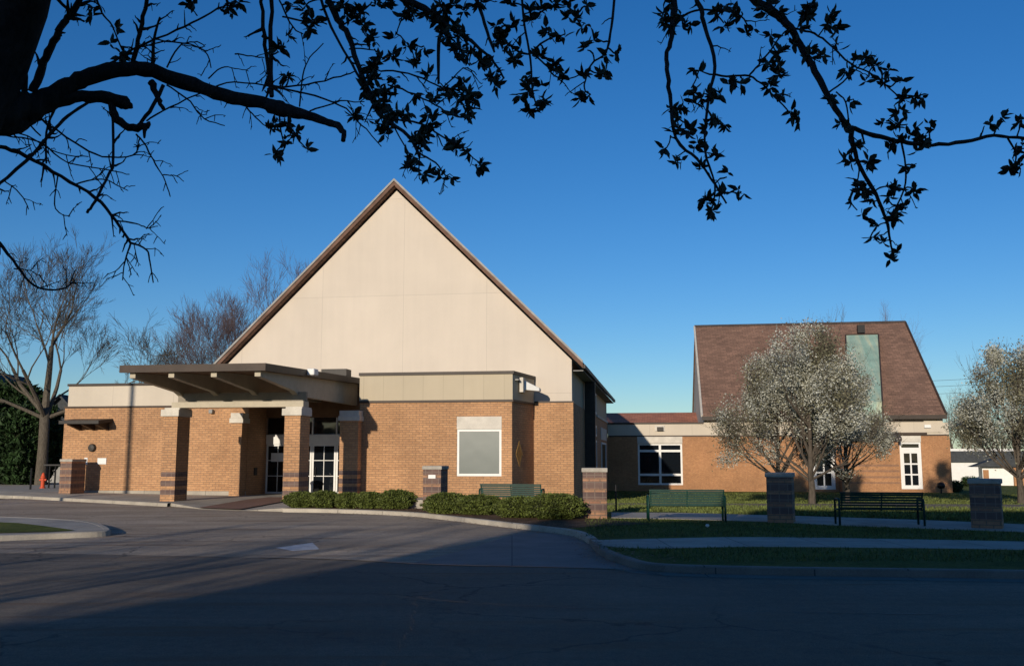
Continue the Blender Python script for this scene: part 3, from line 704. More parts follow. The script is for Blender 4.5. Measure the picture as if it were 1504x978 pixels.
# left gable end and right gable end walls
for ua, ub, s in ((e0[0], r0[0], 1), (e1[0], r1[0], -1)):
    mb = MB(); i_ = .12*s
    mb.prism([(ua+i_,VW+.05,3.0),(ua+i_,VW+.05,ze-.1),(ub+i_,VR,zr_-.25),(ua+i_,VBk-.5,ze-.1),(ua+i_,VBk-.5,3.0)], (.25*s,0,0))
    mb.build('gable_wall', 'cream', side)
B(e0[0]+.2, e1[0]-.25, VW+.06, VW+.3, zwt-.3, ze-.28).build('clerestory_wall', 'cream', side)
B(onv(1297,620,VW)[0], e1[0]-.2, VW-.05, VW+.028, onv(1340,635,VW)[1], ze-.28).build('fascia_band', 'cream', side)
B(onv(1297,620,VW)[0], onv(1356,620,VW)[0], VW-.14, VW-.052, onv(1340,617,VW)[1]-.1, onv(1340,617,VW)[1]).build('trim', 'coping', side)
B(onv(1318,620,VW)[0], onv(1360,620,VW)[0], VW-.14, VW-.052, onv(1340,636,VW)[1]-.1, onv(1340,636,VW)[1]+.05).build('trim', 'fascia', side)
# copper clad panel running from the roof down over the bay
def roofv(v): return ze + (zr_-ze)*(v-VE)/(VR-VE)
tv = VR-1.0
for i in range(60):
    tv = VR-1.0-i*.1
    if onv(1266, 492, tv)[1] > roofv(tv)+.2: break
vf = VW-.95; c0 = onv(1242, 492, tv); c1 = onv(1290, 491, tv)
bq = [onv(1246, 634, vf), onv(1297, 634, vf)]; mq = [onv(1245, 590, vf), onv(1296, 590, vf)]
print('copper', tv, c0, c1, bq, mq, roofv(vf))
cp = MB()
L_ = [(bq[0][0],vf,bq[0][1]),(mq[0][0],vf,mq[0][1]),(c0[0],tv,c0[1]),(c0[0],tv,c0[1]-.9),(mq[0][0],vf+1.0,mq[0][1]-1.2),(bq[0][0],vf+1.0,bq[0][1])]
R_ = [(bq[1][0],vf,bq[1][1]),(mq[1][0],vf,mq[1][1]),(c1[0],tv,c1[1]),(c1[0],tv,c1[1]-.9),(mq[1][0],vf+1.0,mq[1][1]-1.2),(bq[1][0],vf+1.0,bq[1][1])]
cp.poly([L_[i] for i in (0,1,4,5)]); cp.poly([L_[i] for i in (1,2,3,4)]); cp.poly([R_[i] for i in (5,4,1,0)]); cp.poly([R_[i] for i in (4,3,2,1)])
for i in range(6): j = (i+1) % 6; cp.poly([L_[j], L_[i], R_[i], R_[j]])
cpo = cp.build('copper_panel', 'copper', side)
for Q in (L_, R_): MB().tube(Q[:3], .06, 6).build('flashing', 'fascia', cpo)
MB().tube([L_[2], R_[2]], .08, 6).build('flashing', 'fascia', cpo)
k = onv(1264, 483, tv+.6); B(k[0]-.28, k[0]+.28, tv+.3, tv+.7, k[1]-.35, k[1]+.3).build('bell_vent', 'black', side)
k = onv(969, 629, VW); fo = MB().box(k[0]-.35, k[0]+.35, VW-.06, VW+.03, k[1]-.2, k[1]+.22).build('flood_light', 'stone', side)
B(k[0]-.2, k[0]+.25, VW-.25, VW-.062, k[1]-.17, k[1]+.1).build('lamp_head', 'darkmetal', fo)
k = onv(1361, 626, VW); B(k[0]-.2, k[0]+.25, VW-.2, VW-.052, k[1]-.12, k[1]+.12).build('flood_light', 'white', side, bevel=.03)
# low rust roof further back between the two
q0 = onv(896, 626, VW+8); q1 = onv(1040, 626, VW+8); zq = onv(960, 606, VW+16)[1]
MB().prism([(q0[0]-2,VW+8,q0[1]-.3),(q1[0],VW+8,q0[1]-.3),(q1[0],VW+16,zq),(q0[0]-2,VW+16,zq)], (0,0,-.3)).build('low_roof', 'shingle2', side)
B(.3, uE-.3, VW+.5, VW+13.5, zwt-.3, zwt-.25).build('flat_roof', 'grey', side)
B(q0[0]-2, q1[0], VW+14, VW+24, -1, q0[1]-.8).build('rear_wall', 'brick_red', side)

# ================================================================== street furniture
def pier(px0, px1, ytop, ybot, rz, z0, depth, label, D=None, wid=None):
    P = G((px0+px1)/2, ybot, z0) if D is None else AT((px0+px1)/2, ybot, D)
    P.z = z0
    t = empty('brick_pier', P, rz); tag(t, label, 'pier', 'brick piers with stone caps around the forecourt')
    w_ = wid; h = AT((px0+px1)/2, ytop, P.y).z - z0
    MB().box(-w_/2, w_/2, 0, depth, -.15, h-.12).build('brick_shaft', 'pier', t, bevel=.006)
    MB().box(-w_/2-.03, w_/2+.03, -.03, depth+.03, h-.12, h).build('cap', 'greystone', t, bevel=.02)
    return t
pier(85, 104, 674, 724, -A, .24, 1.05, 'brick pier at the left end by the notice wall, beside the hydrant', D=43, wid=.56)
pp = pier(620, 648, 684, 745, -A, .13, 1.0, 'brick pier between the two groups of clipped shrubs', D=31.4, wid=.6)
B(-.12, .12, -.02, -.002, 1.0, 1.12).build('plaque', 'white', pp)
pier(857, 891, 687, 762, R(-6), .125, .7, 'sunlit brick pier at the end of the clipped shrubs beside the lawn', wid=.66)
pier(1127, 1165, 694, 768, R(-22), .125, .62, 'shaded brick pier between the two lawn benches', wid=.64)
pier(1427, 1472, 703, 777, R(-30), .125, .62, 'shaded brick pier at the far right of the lawn', wid=.66)

def make_bench():
    t = empty('park_bench'); L = 1.0
    for s in (-1, 1):
        fr_ = MB(); x = s*L
        fr_.tube([(x,-.02,0),(x,-.02,.62),(x,.03,.655),(x,.1,.66),(x,.42,.66),(x,.5,.64),(x,.53,.58),(x,.53,0)], .028, 8)
        fr_.tube([(x,-.02,.40),(x,.53,.40)], .022, 6)
        fr_.build('leg', 'bench', t, smooth=True)
    se = MB()
    for i in range(9): se.box(-L+.03, L-.03, .06+i*.052, .095+i*.052, .40-.004*i*(i<5), .415-.004*i*(i<5))
    se.build('seat', 'bench', t)
    bk = MB()
    for i in range(6):
        z = .42+i*.065; bk.box(-L+.03, L-.03, .02-i*.018, .032-i*.018, z, z+.05)
    bk.box(-L+.02, L-.02, -.10, -.06, .80, .84)
    for x in (-L+.05, 0, L-.05): bk.prism([(x,.04,.38),(x,.07,.38),(x,-.06,.82),(x,-.09,.82)], (.03,0,0))
    bk.build('backrest', 'bench', t)
    return t
b = make_bench(); grp = 'green metal benches facing the lawn'
P = G(1009, 766, .13); b.location = (P.x, P.y, .13); b.rotation_euler = (0, 0, R(-5)); tag(b, 'green metal bench on the path between the sunlit pier and the shaded middle pier', 'bench', grp)
b2 = copy_tree(b); P = G(1295.5, 773, .12); b2.location = (P.x, P.y, .12); b2.rotation_euler = (0, 0, R(-8)); b2['label'] = 'bench in deep shade on the right, in front of the door with a white frame'
b3 = copy_tree(b); P = AT(750, 745, 31.5); b3.location = (P.x, P.y, .13); b3.rotation_euler = (0, 0, R(-9)); b3['label'] = 'green bench half hidden behind the clipped shrubs under the blinded window'
b3.scale = (1.03, 1, .98)
# thin post, concrete block, bin, hydrant, sign post, racks
P = G(905, 750, .12); t = tag(MB().tube([(0,0,0),(0,0,.82)], .03, 8).build('post', 'black', None, P), 'short thin black post on the lawn beside the sunlit brick pier', 'post')
P = AT(611, 742, 31.9); t = tag(MB().box(-.32,.32,0,.5,0,.3).build('concrete_block', 'greystone', None, (P.x,P.y,.13), bevel=.03), 'low grey concrete block beside the pier between the shrub groups', 'block')
P = BL(edges[2]+.0, VD-1.6, .13); P.z = .13
bn = empty('litter_bin', P); tag(bn, 'grey purple litter bin standing by the entrance doors', 'bin')
MB().lathe([(.0,0),(.24,0),(.30,.82),(.0,.82)], sides=16).build('bin_body', 'bin', bn); MB().lathe([(.33,.80),(.33,.86),(.26,.92),(.0,.92)], sides=16).build('rim', 'darkmetal', bn)
P = AT(63, 708, 50); hy = empty('fire_hydrant', (P.x, P.y, .24)); tag(hy, 'orange red fire hydrant beside the big bare tree', 'hydrant')
hy.scale = (.8,.8,.85)
MB().lathe([(.17,0),(.17,.06),(.12,.08),(.12,.6),(.16,.62),(.16,.68),(.12,.72),(.08,.86),(.04,.92),(.0,.94)], sides=14).build('barrel', 'red', hy, smooth=False)
for s in (-1, 1): MB().tube([(s*.1,0,.5),(s*.22,0,.5)], .06, 10).build('nozzle', 'red', hy)
P = AT(45, 711, 48); t = tag(MB().tube([(0,0,0),(0,0,1.05)], .05, 8).build('bollard', 'black', None, (P.x,P.y,.24)), 'thin black bollard in front of the dark evergreens', 'bollard')
P = AT(76, 711, 50); rk = empty('bike_rack', (P.x, P.y, .24)); tag(rk, 'black metal rack with flat top left of the leftmost pier', 'rack')
for s in (-.15, .15): MB().tube([(s,0,0),(s,0,1.15)], .045, 8).build('upright', 'black', rk)
MB().box(-.42,.42,-.12,.12,1.15,1.22).build('top_plate', 'black', rk)
P = G(1039, 774, .13); tag(MB().lathe([(0,0),(.035,.01),(.05,.04),(.035,.07),(0,.08)], sides=8).build('paper_scrap', 'white', None, P), 'small white scrap of litter on the shaded grass', 'litter')
P = AT(857, 748, 28.2); sp = MB().tube([(-.05,.0,.0),(.1,0,.02),(.16,0,.2),(.14,0,.45),(.03,0,.52),(-.1,0,.50)], .035, 8); tag(sp.build('hoop_rail', 'black', None, (P.x,P.y,.13), smooth=True), 'small black curved rail between the shrubs and the sunlit pier', 'rail')
P = BL(onv(1381,716,VW-1)[0], VW-1.2, -.6); lmp = empty('garden_light', P); tag(lmp, 'round black garden lamp at the right corner of the orange brick building', 'lamp')
MB().tube([(0,0,0),(0,0,.35)], .05, 8).build('stem', 'black', lmp); MB().lathe([(.0,.3),(.2,.36),(.28,.52),(.2,.7),(.0,.76)], sides=14).build('globe', 'black', lmp, smooth=True)

# ================================================================== vegetation helpers
RMIN = .004
def grow(mb, p, d, L, r, lvl, mx, rg, spread=.6, up=.12, nch=3, sides=5, tips=None, lf=.72, rf=.62, jit=.12, seg=3):
    path = [p.copy()]; rad = [r]; q = p.copy(); dd = d.normalized()
    for i in range(seg):
        dd = (dd + Vector((rg.gauss(0,jit), rg.gauss(0,jit), rg.gauss(0,jit)+up*.5))).normalized()
        q = q + dd*(L/seg); path.append(q.copy()); rad.append(r*(1-(1-rf)*(i+1)/seg))
    mb.tube(path, rad, max(3, sides-lvl), cap=False)
    if tips is not None and lvl >= mx-2: tips += path[1:]
    if lvl >= mx: return
    n = nch + (1 if rg.random() < .4 else 0)
    for k in range(n):
        t = rg.uniform(.35, 1.0) if k else 1.0
        i = min(seg-1, int(t*seg)); f = t*seg-i; f = min(1, f)
        pp_ = path[i].lerp(path[i+1], f)
        ax = dd.orthogonal().normalized(); ax.rotate(Matrix.Rotation(rg.uniform(0, 2*math.pi), 3, dd))
        ang = rg.gauss(spread, spread*.3)*(0.55 if k == 0 else 1)
        nd = (dd*math.cos(ang)+ax*math.sin(ang)).normalized()
        nd = (nd + Vector((0,0,up))).normalized()
        grow(mb, pp_, nd, L*lf*rg.uniform(.8,1.15), max(rad[i]*rf*(1 if k == 0 else .78), RMIN), lvl+1, mx, rg, spread, up, nch, sides, tips, lf, rf, jit, seg)
def leaves(mb, pts, n, size, rg, sp=.15, quads=1, elong=1.6):
    for _ in range(n):
        c = pts[rg.randrange(len(pts))] + Vector((rg.gauss(0,sp), rg.gauss(0,sp), rg.gauss(0,sp)))
        for _q in range(quads):
            a = Vector((rg.gauss(0,1), rg.gauss(0,1), rg.gauss(0,1))).normalized(); b_ = a.orthogonal().normalized(); b_.rotate(Matrix.Rotation(rg.uniform(0,6.28), 3, a))
            s_ = size*rg.uniform(.6, 1.3); x = a*s_*elong*.5; y = b_*s_*.5
            mb.poly([c-x, c-y*.9, c+x, c+y*.9])
def bare_tree(name, P, H, r, seed, label, mat='bark2', spread=.55, trunk=.22, mx=6, group=None, nch=3, lf=.72, up=.09, low=False, rmin=.0055):
    global RMIN
    RMIN = rmin
    rg = random.Random(seed); t = empty(name, P); tag(t, label, 'tree', group)
    mb = MB(); h0 = H*trunk
    mb.tube([(0,0,-.3),(0,0,0),(.02,0,h0*.5),(0,0,h0)], [r*1.5, r*1.2, r, r*.95], 10)
    mb.build('trunk', mat, t, smooth=True)
    cr = MB(); n0 = 4
    for sx in ((-1, 1) if low else ()):
        grow(cr, Vector((0,0,h0*.86)), Vector((sx,.2*sx,.38)), H*.27, r*.4, 0, mx, rg, spread, .05, nch, 7, None, lf, .6)
    for k in range(n0):
        a = k*2*math.pi/n0 + rg.uniform(-.4,.4); ang = (.15 if k == 0 else rg.uniform(.5,.95))
        grow(cr, Vector((0,0,h0*(.8+.2*rg.random()))), Vector((math.cos(a)*math.sin(ang), math.sin(a)*math.sin(ang), math.cos(ang))), H*.27*(1.15 if k == 0 else 1), r*(.75 if k == 0 else .5), 0, mx, rg, spread, up, nch, 7, None, lf, .6)
    cr.build('crown', mat, t); RMIN = .004; return t
P = AT(60, 705, 56); bare_tree('bare_tree', (P.x, P.y, .2), 13.2, .3, 11, 'large bare tree with mossy grey trunk beside the dark evergreens at left', spread=.5, trunk=.34, nch=3, low=True, mx=6, rmin=.009)
gb = 'bare trees behind the hall roof'
P = AT(338, 600, 92); bare_tree('bare_tree', (P.x, P.y, -.5), 17.3, .3, 5, 'bare reddish tree behind the left slope of the gable, the wider of two', 'bark3', .42, .22, 6, gb, rmin=.010)
P = AT(392, 600, 96); bare_tree('bare_tree', (P.x, P.y, -.5), 19.5, .3, 8, 'bare tree closest to the gable roof, its top twigs just over the slope', 'bark3', .45, .3, 6, gb, rmin=.010)
P = AT(1300, 600, 120); bare_tree('bare_tree', (P.x, P.y, -.5), 19.2, .25, 9, 'bare treetop just showing above the steep brown shingle ridge', 'bark3', .4, .3, 5)
gf = 'hazy trees beyond the right corner'
for i, (px, D, H) in enumerate([(1408,100,10),(1434,130,9),(1462,140,9),(1490,120,10),(1420,150,10)]):
    P = AT(px, 690, D); 
    lab = ['bare pale tree touching the right corner of the orange brick building','small distant tree above the white shed roof','distant leafy tree behind the dark hut','distant pale tree behind the white blossom tree at the right edge','taller thin distant tree left of the white shed'][i]
    bare_tree('distant_tree', (P.x, P.y, -.6), H, .2, 30+i, lab, 'bark2', .45, .2, 5, gf)

def pear(P, H, W, r, seed, label, n=9000, bl=.062, group='white blossoming pear trees'):
    rg = random.Random(seed); t = empty('pear_tree', P); tag(t, label, 'tree', group)
    mb = MB(); h0 = H*.16
    mb.tube([(0,0,-.2),(0,0,0),(.03,0,h0*.6),(0,.02,h0*1.1),(.05,0,H*.5)], [r*1.4, r*1.1, r*.95, r*.8, r*.4], 9); mb.build('trunk', 'barkpear', t, smooth=True)
    cr = MB(); tips = []
    for k in range(15):
        a = k*2.4+rg.uniform(-.3,.3); zz = h0*rg.uniform(.75, 1.7) if k < 11 else H*rg.uniform(.35,.5)
        ang = rg.uniform(.35, .95) if k > 2 else rg.uniform(.05,.25)
        if zz < h0*1.1: ang = rg.uniform(.75, 1.15)
        d = Vector((math.cos(a)*math.sin(ang), math.sin(a)*math.sin(ang), math.cos(ang)))
        grow(cr, Vector((0,0,zz)), d, H*.21*(1.15 if k <= 2 else 1)*min(1.1, W/4.2+.15), r*.42, 0, 4, rg, .42, .06 if ang > .74 else .26, 3, 5, tips, .74, .62, .1)
    # keep within an egg shaped outline
    cr.build('crown', 'barkpear', t)
    tips = [q for q in tips if q.z < H*1.02 and math.hypot(q.x, q.y) < .62*W*max(.12, 1-((q.z/H-.42)/.62)**2)**.6]
    def clump(q): return math.sin(q.x*2.3+seed)+math.sin(q.y*2.1+q.z*1.7+seed*2)+math.sin(q.z*2.9-q.x)
    full = [q for q in tips if clump(q) > -.5]; full = full + [q for q in full if clump(q) > .5]*2
    lb = MB(); leaves(lb, full, int(n*3.2), bl, rg, .15, 1, 1.2); lb.build('blossom', 'blossom', t)
    lg = MB(); leaves(lg, tips, int(n*1.6), bl, rg, .2, 1, 1.6); lg.build('foliage', 'blossomleaf', t)
    return t
def gp(px, D): 
    P = AT(px, 700, D); P.z = lz(P.x, P.y)-.02; return P
pear(gp(1143, 42), 6.6, 4.3, .13, 21, 'leftmost blossom tree on the lawn, leaning out to the left', 9500)
pear(gp(1191, 38.5), 7.4, 4.0, .14, 22, 'middle blossom tree with a straight pale trunk in front of the doors', 9500)
pear(gp(1243, 44.5), 6.5, 3.4, .12, 23, 'blossom tree in front of the banded brick bay and green copper panel', 8000)
pear(gp(1497, 43), 7.1, 4.7, .15, 24, 'white blossom tree at the right edge of the lawn', 13000)
# evergreens at left
def evergreen(P, W, Dp, H, seed, label, n=16000, size=.22, mat='evergreen', group=None, name='evergreen_tree', cat='tree', flat=2.4, core=.86):
    rg = random.Random(seed); t = empty(name, P); tag(t, label, cat, group)
    co = MB(); sd_, rn = 14, 9; ph = [rg.uniform(0,6.28) for _ in range(4)]
    def rad(th, z):                                    # lumpy outline
        return 1 + .13*math.sin(3*th+ph[0]+z*2) + .10*math.sin(7*th+ph[1]+z) + .07*math.sin(5*z*3+ph[2]+th)
    def prof(z): return max(0, 1-abs(z)**flat)**(1/flat)
    for i in range(rn):
        z = -1+2*i/(rn-1); z = max(-.98, min(.97, z))
        for j in range(sd_):
            th = 2*math.pi*j/sd_; rr = prof(z)*rad(th, z)*core
            co.v.append((math.cos(th)*rr*W/2, math.sin(th)*rr*Dp/2, H/2+z*H/2*core))
    for i in range(rn-1):
        for j in range(sd_):
            j2 = (j+1) % sd_; co.f.append((i*sd_+j, i*sd_+j2, (i+1)*sd_+j2, (i+1)*sd_+j)); co.mi.append(0)
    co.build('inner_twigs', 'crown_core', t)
    tr = MB().tube([(0,0,-.2),(0,0,H*.5)], [max(.03, W*.04), max(.02, W*.02)], 6); tr.build('trunk', 'bark2', t)
    lb = MB()
    for _ in range(n):
        z = rg.uniform(-1, 1); th = rg.uniform(0, 6.283); k = rg.uniform(.84, 1.06)+max(0, rg.gauss(0,.035))
        rr = prof(z)*rad(th, z)*k
        c = Vector((math.cos(th)*rr*W/2, math.sin(th)*rr*Dp/2, H/2+z*H/2*(k if abs(z) > .7 else 1)))
        if c.z < .02: c.z = .02+rg.random()*.1
        a = Vector((math.cos(th)*.6+rg.gauss(0,.6), math.sin(th)*.6+rg.gauss(0,.6), rg.gauss(.4,.6))).normalized(); b_ = a.orthogonal().normalized(); b_.rotate(Matrix.Rotation(rg.uniform(0,6.28), 3, a))
        s_ = size*rg.uniform(.6,1.3); lb.poly([c-a*s_*.3, c-b_*s_*.32, c+a*s_, c+b_*s_*.32])
    lb.build('foliage', mat, t); return t
P = AT(8, 705, 60); evergreen((P.x, P.y, .1), 6.2, 4.5, 6.2, 41, 'tall dark evergreen at the left edge in front of the brown house', 15000, .3, flat=1.9)
P = AT(-60, 705, 57); evergreen((P.x, P.y, .1), 5.0, 4.5, 5.4, 42, 'dark evergreen half cut off by the left edge', 9000, .3)
P = AT(34, 706, 57); evergreen((P.x, P.y, .1), 3.2, 3.0, 4.6, 43, 'smaller evergreen just left of the big bare tree trunk', 9000, .26)
# clipped shrubs
gs = 'clipped yew shrubs along the kerb'
sh = [(440,32.4,1.0,.8,.56,'shrub nearest the entrance'),(475,32.2,1.0,.8,.60,'second shrub from the entrance'),(509,32.0,.85,.8,.54,'third shrub from the entrance'),(541,31.8,.9,.8,.58,'fourth shrub from the entrance'),(580,31.5,1.15,.9,.66,'rounded shrub left of the concrete block'),
      (655,28.9,1.3,1.0,.66,'shrub right of the pier between the shrub groups'),(702,28.4,1.35,1.0,.62,'shrub below the blinded window'),(764,27.0,1.35,1.0,.62,'shrub in front of the green bench'),(818,26.3,1.5,1.3,.74,'tallest dark shrub next to the sunlit pier')]
for i, (px, D, W_, Dp, H_, lab) in enumerate(sh):
    P = AT(px, 750, D); evergreen((P.x, P.y+.3, .12), W_, Dp, H_*.93, 50+i, lab, 7500, .055, 'yew', gs, 'clipped_shrub', 'shrub', 2.2, .84)
# grass tufts near the walks
gt = MB(); rg = random.Random(77)
for _ in range(42000):
    x = rg.uniform(1.2, 17); 
    ed = None
    y = rg.uniform(15.3-.158*x*.5, 33)
    d_ = y + .158*x
    q = G(0,0,-1) if False else None
    z = lz(x, y)
    # skip the two walks and the road side of the kerb
    pxy = (752 + x/y*F, 0)
    yk = None
    h = rg.uniform(.03,.075); a = rg.uniform(0,6.28); dx, dy = math.cos(a)*.012, math.sin(a)*.012
    gt.v += []
    sy = 489 + F*math.tan(math.atan((EYE-z)/y)+PITCH)
    sx = 752 + x*F/(y*math.cos(PITCH)-(EYE-z)*math.sin(PITCH)*-1*-1)
    kb = 825 if sx > 1000 else (806+ (sx-880)*.13 if sx > 880 else 788)
    if sx < 860 or sy > kb: continue
    t1, b1_ = 790+max(0,(sx-1100))*.016, 805+max(0,(sx-1100))*.01
    t2, b2_ = 752+max(0,(sx-950))*.033, 762+max(0,(sx-950))*.037
    if t1-1 < sy < b1_ or t2-1 < sy < b2_: continue
    lx, ly = rg.gauss(0,.02), rg.gauss(0,.02)
    gt.poly([(x-dx,y-dy,z),(x+dx,y+dy,z),(x+lx,y+ly,z+h)])
for _ in range(70000):
    d_ = 28 + 40*rg.random()**1.3; x = rg.uniform(1.5, 38)*(d_/68*.9+.25); y = d_-.158*x
    z = lz(x, y); sy = 489 + F*math.tan(math.atan((EYE-z)/y)+PITCH); sx = 752+x*F/y
    t2, b2_ = 752+max(0,(sx-950))*.033, 762+max(0,(sx-950))*.037
    if t2-1 < sy < b2_: continue
    h = rg.uniform(.05,.11); a = rg.uniform(0,6.28); dx, dy = math.cos(a)*.03, math.sin(a)*.03
    gt.poly([(x-dx,y-dy,z),(x+dx,y+dy,z),(x+rg.gauss(0,.03),y+rg.gauss(0,.03),z+h)])
M['blade'] = leafmat('grass_blade', (.10,.12,.03), .5)
tag(gt.build('grass', 'blade'), 'short rough grass blades along the lawn and walks', 'grass', kind='stuff')

# ================================================================== neighbours
def house(P, rz, W, Dp, Hw, Hr, wallm, roofm, label, wins=(), extra=None, name='house'):
    t = empty(name, P, rz); tag(t, label, 'house')
    mb = MB().box(-W/2, W/2, 0, Dp, -.5, Hw); mb.prism([(-W/2,0,Hw),(W/2,0,Hw),(0,0,Hw+Hr)], (0,Dp,0)); mb.build('wall', wallm, t)
    k = .35
    for s in (-1, 1):
        MB().prism([(0,-k,Hw+Hr+.05),(s*(W/2+k),-k,Hw-k*Hr/(W/2)+.05),(s*(W/2+k),-k,Hw-k*Hr/(W/2)+.22),(0,-k,Hw+Hr+.25)], (0,Dp+2*k,0)).build('roof', roofm, t)
    for (x, z, w_, h) in wins:
        f = MB().box(x-w_/2-.08, x+w_/2+.08, -.06, -.004, z-h/2-.08, z+h/2+.08).build('window', 'white', t); B(x-w_/2, x+w_/2, -.075, -.062, z-h/2, z+h/2).build('pane', 'glass', f)
    return t
P = AT(82, 705, 72); h = house((P.x, P.y, 0), R(4), 3.6, 9, 4.4, 1.9, 'slate', 'slate', 'narrow dark gabled house with a blue ground floor beyond the left pier', [(-.2,3.4,.5,.8)])
B(-1.9, 1.9, -.25, -.01, 1.9, 3.0).build('blue_siding', 'blue', h)
for x in (.1, .8): 
    f = B(x-.22, x+.22, -.3, -.255, 2.1, 2.8).build('window', 'white', h); B(x-.14, x+.14, -.315, -.302, 2.18, 2.72).build('pane', 'glass', f)
B(-2.1, 1.9, -1.3, -.3, 1.75, 1.88).build('porch_roof', 'white', h); B(-2.0, 1.8, -1.1, -.9, -.4, 1.3).build('porch_wall', 'grey', h)
P = AT(-42, 705, 78); house((P.x, P.y, 0), R(4), 9, 8, 4.6, 4.2, 'housewall', 'slate', 'brown roofed house with pale gable behind the dark evergreens', [(-1,6.5,.8,1.2),(1,6.5,.8,1.2)])
# white shed and dark roofed hut at the right
P = AT(1432, 705, 95)
sh_ = empty('white_shed', (P.x, P.y, -.75), R(-9)); tag(sh_, 'long low white shed with dark flat roof beyond the right corner', 'shed')
B(-5.5, 5.0, 0, 6, 0, 2.1).build('wall', 'white', sh_); B(-5.7, 5.2, -.2, 6.2, 2.1, 3.2).build('roof', 'slate', sh_); B(-5.4, 4.8, 3, 3.4, 3.2, 3.45).build('parapet', 'white', sh_)
P = AT(1466, 705, 84)
ht = empty('garden_hut', (P.x, P.y, -.75), R(-20)); tag(ht, 'small hut with dark gabled roof in front of the white shed', 'hut')
B(-1.2, 1.2, 0, 3, 0, 1.75).build('wall', 'white', ht); B(-1.15,-.7,-.03,-.002,0,1.5).build('door', 'brick_red', ht)
B(1.22, 2.0, -.3, 3, 0, 1.8).build('side_screen', 'brick_red', ht)
MB().prism([(-2.1,-.6,1.75),(2.3,-.6,1.75),(.2,-.6,2.6)], (0,3.8,0)).build('roof', 'slate', ht)
# low shrubs at the foot of the orange brick corner
for i, (px, lab) in enumerate([(1398,'small dark shrub right of the orange brick corner'),(1425,'low shrub in front of the white shed')]):
    P = AT(px, 712, 68-i*-14); evergreen((P.x, P.y, -.7), 1.5, 1.0, .9, 70+i, lab, 700, .12, 'evergreen', None, 'low_shrub', 'shrub')
# power lines right of the steep roof
pw = MB()
for dz in (0, 1.1, 2.0):
    a = Vector((30, 150, 11+dz)); b_ = Vector((110, 135, 14.5+dz)); pts = []
    for i in range(13):
        t = i/12; p_ = a.lerp(b_, t); p_.z -= 1.2*4*t*(1-t); pts.append(p_)
    pw.tube(pts, .03, 4)
wire = empty('power_line', (0,0,0)); tag(wire, 'three thin overhead wires crossing the sky right of the steep roof', 'power line')
pw.build('wires', 'black', wire)
for x, y, z in ((30,150,14),(110,135,17.5)): MB().tube([(x,y,-1),(x,y,z)], .16, 6).build('pole', 'post', wire)

# ================================================================== behind the camera: the building whose shadow lies over the street
bk = empty('street_building', (0, -20, 0)); tag(bk, 'brick building across the street behind the viewer', 'building')
prof = []
for px, py in ((0,921),(200,888),(390,856),(560,840),(640,829),(690,806),(740,795),(780,776),(815,768),(850,764)):
    g_ = G(px, py, 0); prof.append((g_.x-TX*(g_.y+20), TZ*(g_.y+20)))
print('prof', prof)
prof = [(-60,0),(-60,5.4),(prof[0][0]-4,prof[0][1]-.9)] + prof + [(-12.6,10.45),(-9.8,10.6),(-9.2,11.75),(0,11.6),(16,12),(16,0)]
prof = sorted(prof[:-1], key=lambda q: (q[0], q[1])) + [prof[-1]]
MB().prism([(x,0,z) for x, z in prof], (0,-9,0)).build('wall', 'brick', bk)
for x in (-6,-2,2,6,10,14):
    for z in (1.2,4.6,7.6):
        if z > 7 and x < -6: continue
        f = B(x-.6, x+.6, .004, .08, z-.2, z+1.4).build('window', 'white', bk); B(x-.5,x+.5,.082,.09,z-.1,z+1.3).build('pane', 'glass', f)
for i, (x, y, H_, lab) in enumerate([(-12.8,-4.5,7.6,'bare street tree behind the viewer nearest the low roof'),(-17.5,-7,8.4,'middle bare street tree behind the viewer'),(-10.6,-9.5,8.6,'bare street tree behind the viewer standing furthest back'),(-21,-3,7,'leftmost bare street tree behind the viewer')]):
    bare_tree('street_tree', Vector((x, y, 0)), H_, .2, 61+i, lab, 'bark2', .55, .25, 4, 'bare street trees behind the viewer', rmin=.012)
pole = tag(MB().tube([(0,0,-.2),(0,0,12.5)], [.16,.11], 8).build('utility_pole', 'post', None, BL(onv(190,650,VL)[0],VL,0)-Vector((TX*22, 22, 0))), 'tall wooden utility pole outside the left edge of the view', 'pole')

# ================================================================== foreground tree
def FD(px, py): return 4.3 + .75*math.sin(px/250+.6) + .35*math.sin(py/120+px/500)
def fp(px, py): return AT(px, py, FD(px, py))
ft = empty('shade_tree', Vector((fp(-140, 700).x, fp(-140, 700).y, 0))); tag(ft, 'dark overhanging tree whose trunk leans in at the upper left corner', 'tree')
o0 = ft.location.copy()
rg = random.Random(3)
def br(mb, pts, rads, n=4, sides=7, wob=1.2):
    sp_ = smooth_line(pts, n); m_ = len(pts); path = []; rr = []
    for i, (a, b) in enumerate(sp_):
        t = i/n; k = min(int(t), m_-2); f = t-k
        if isinstance(rads, tuple): r_ = rads[0]+(rads[1]-rads[0])*i/(len(sp_)-1)
        else: r_ = rads[k]*(1-f)+rads[k+1]*f
        D = FD(a, b); path.append(AT(a+rg.gauss(0,wob)*(r_ > 3)*.8, b+rg.gauss(0,wob)*.6, D)-o0); rr.append(max(.5, r_)*(1+rg.gauss(0,.06))*D/F)
    mb.tube(path, rr, sides); return sp_
tk = MB()
base = G(-140, 700, 0)
tk.tube([Vector((0,0,-.1)), Vector((0,0,.15)), fp(-165,520)-o0, fp(-130,330)-o0, fp(-62,200)-o0, fp(0,100)-o0, fp(32,10)-o0, fp(48,-60)-o0, fp(60,-200)-o0], [.27,.21,.19,.185,.17,.135,.13,.125,.1], 14)
br(tk, [(-25,165),(20,160),(60,152),(95,130),(135,112),(200,101),(270,121),(330,141),(385,151),(410,160),(445,168),(480,179),(500,187),(505,207)], [38,30,19,14,13,11,11,10,10,12,8,6,5,3.5], 5, 10)
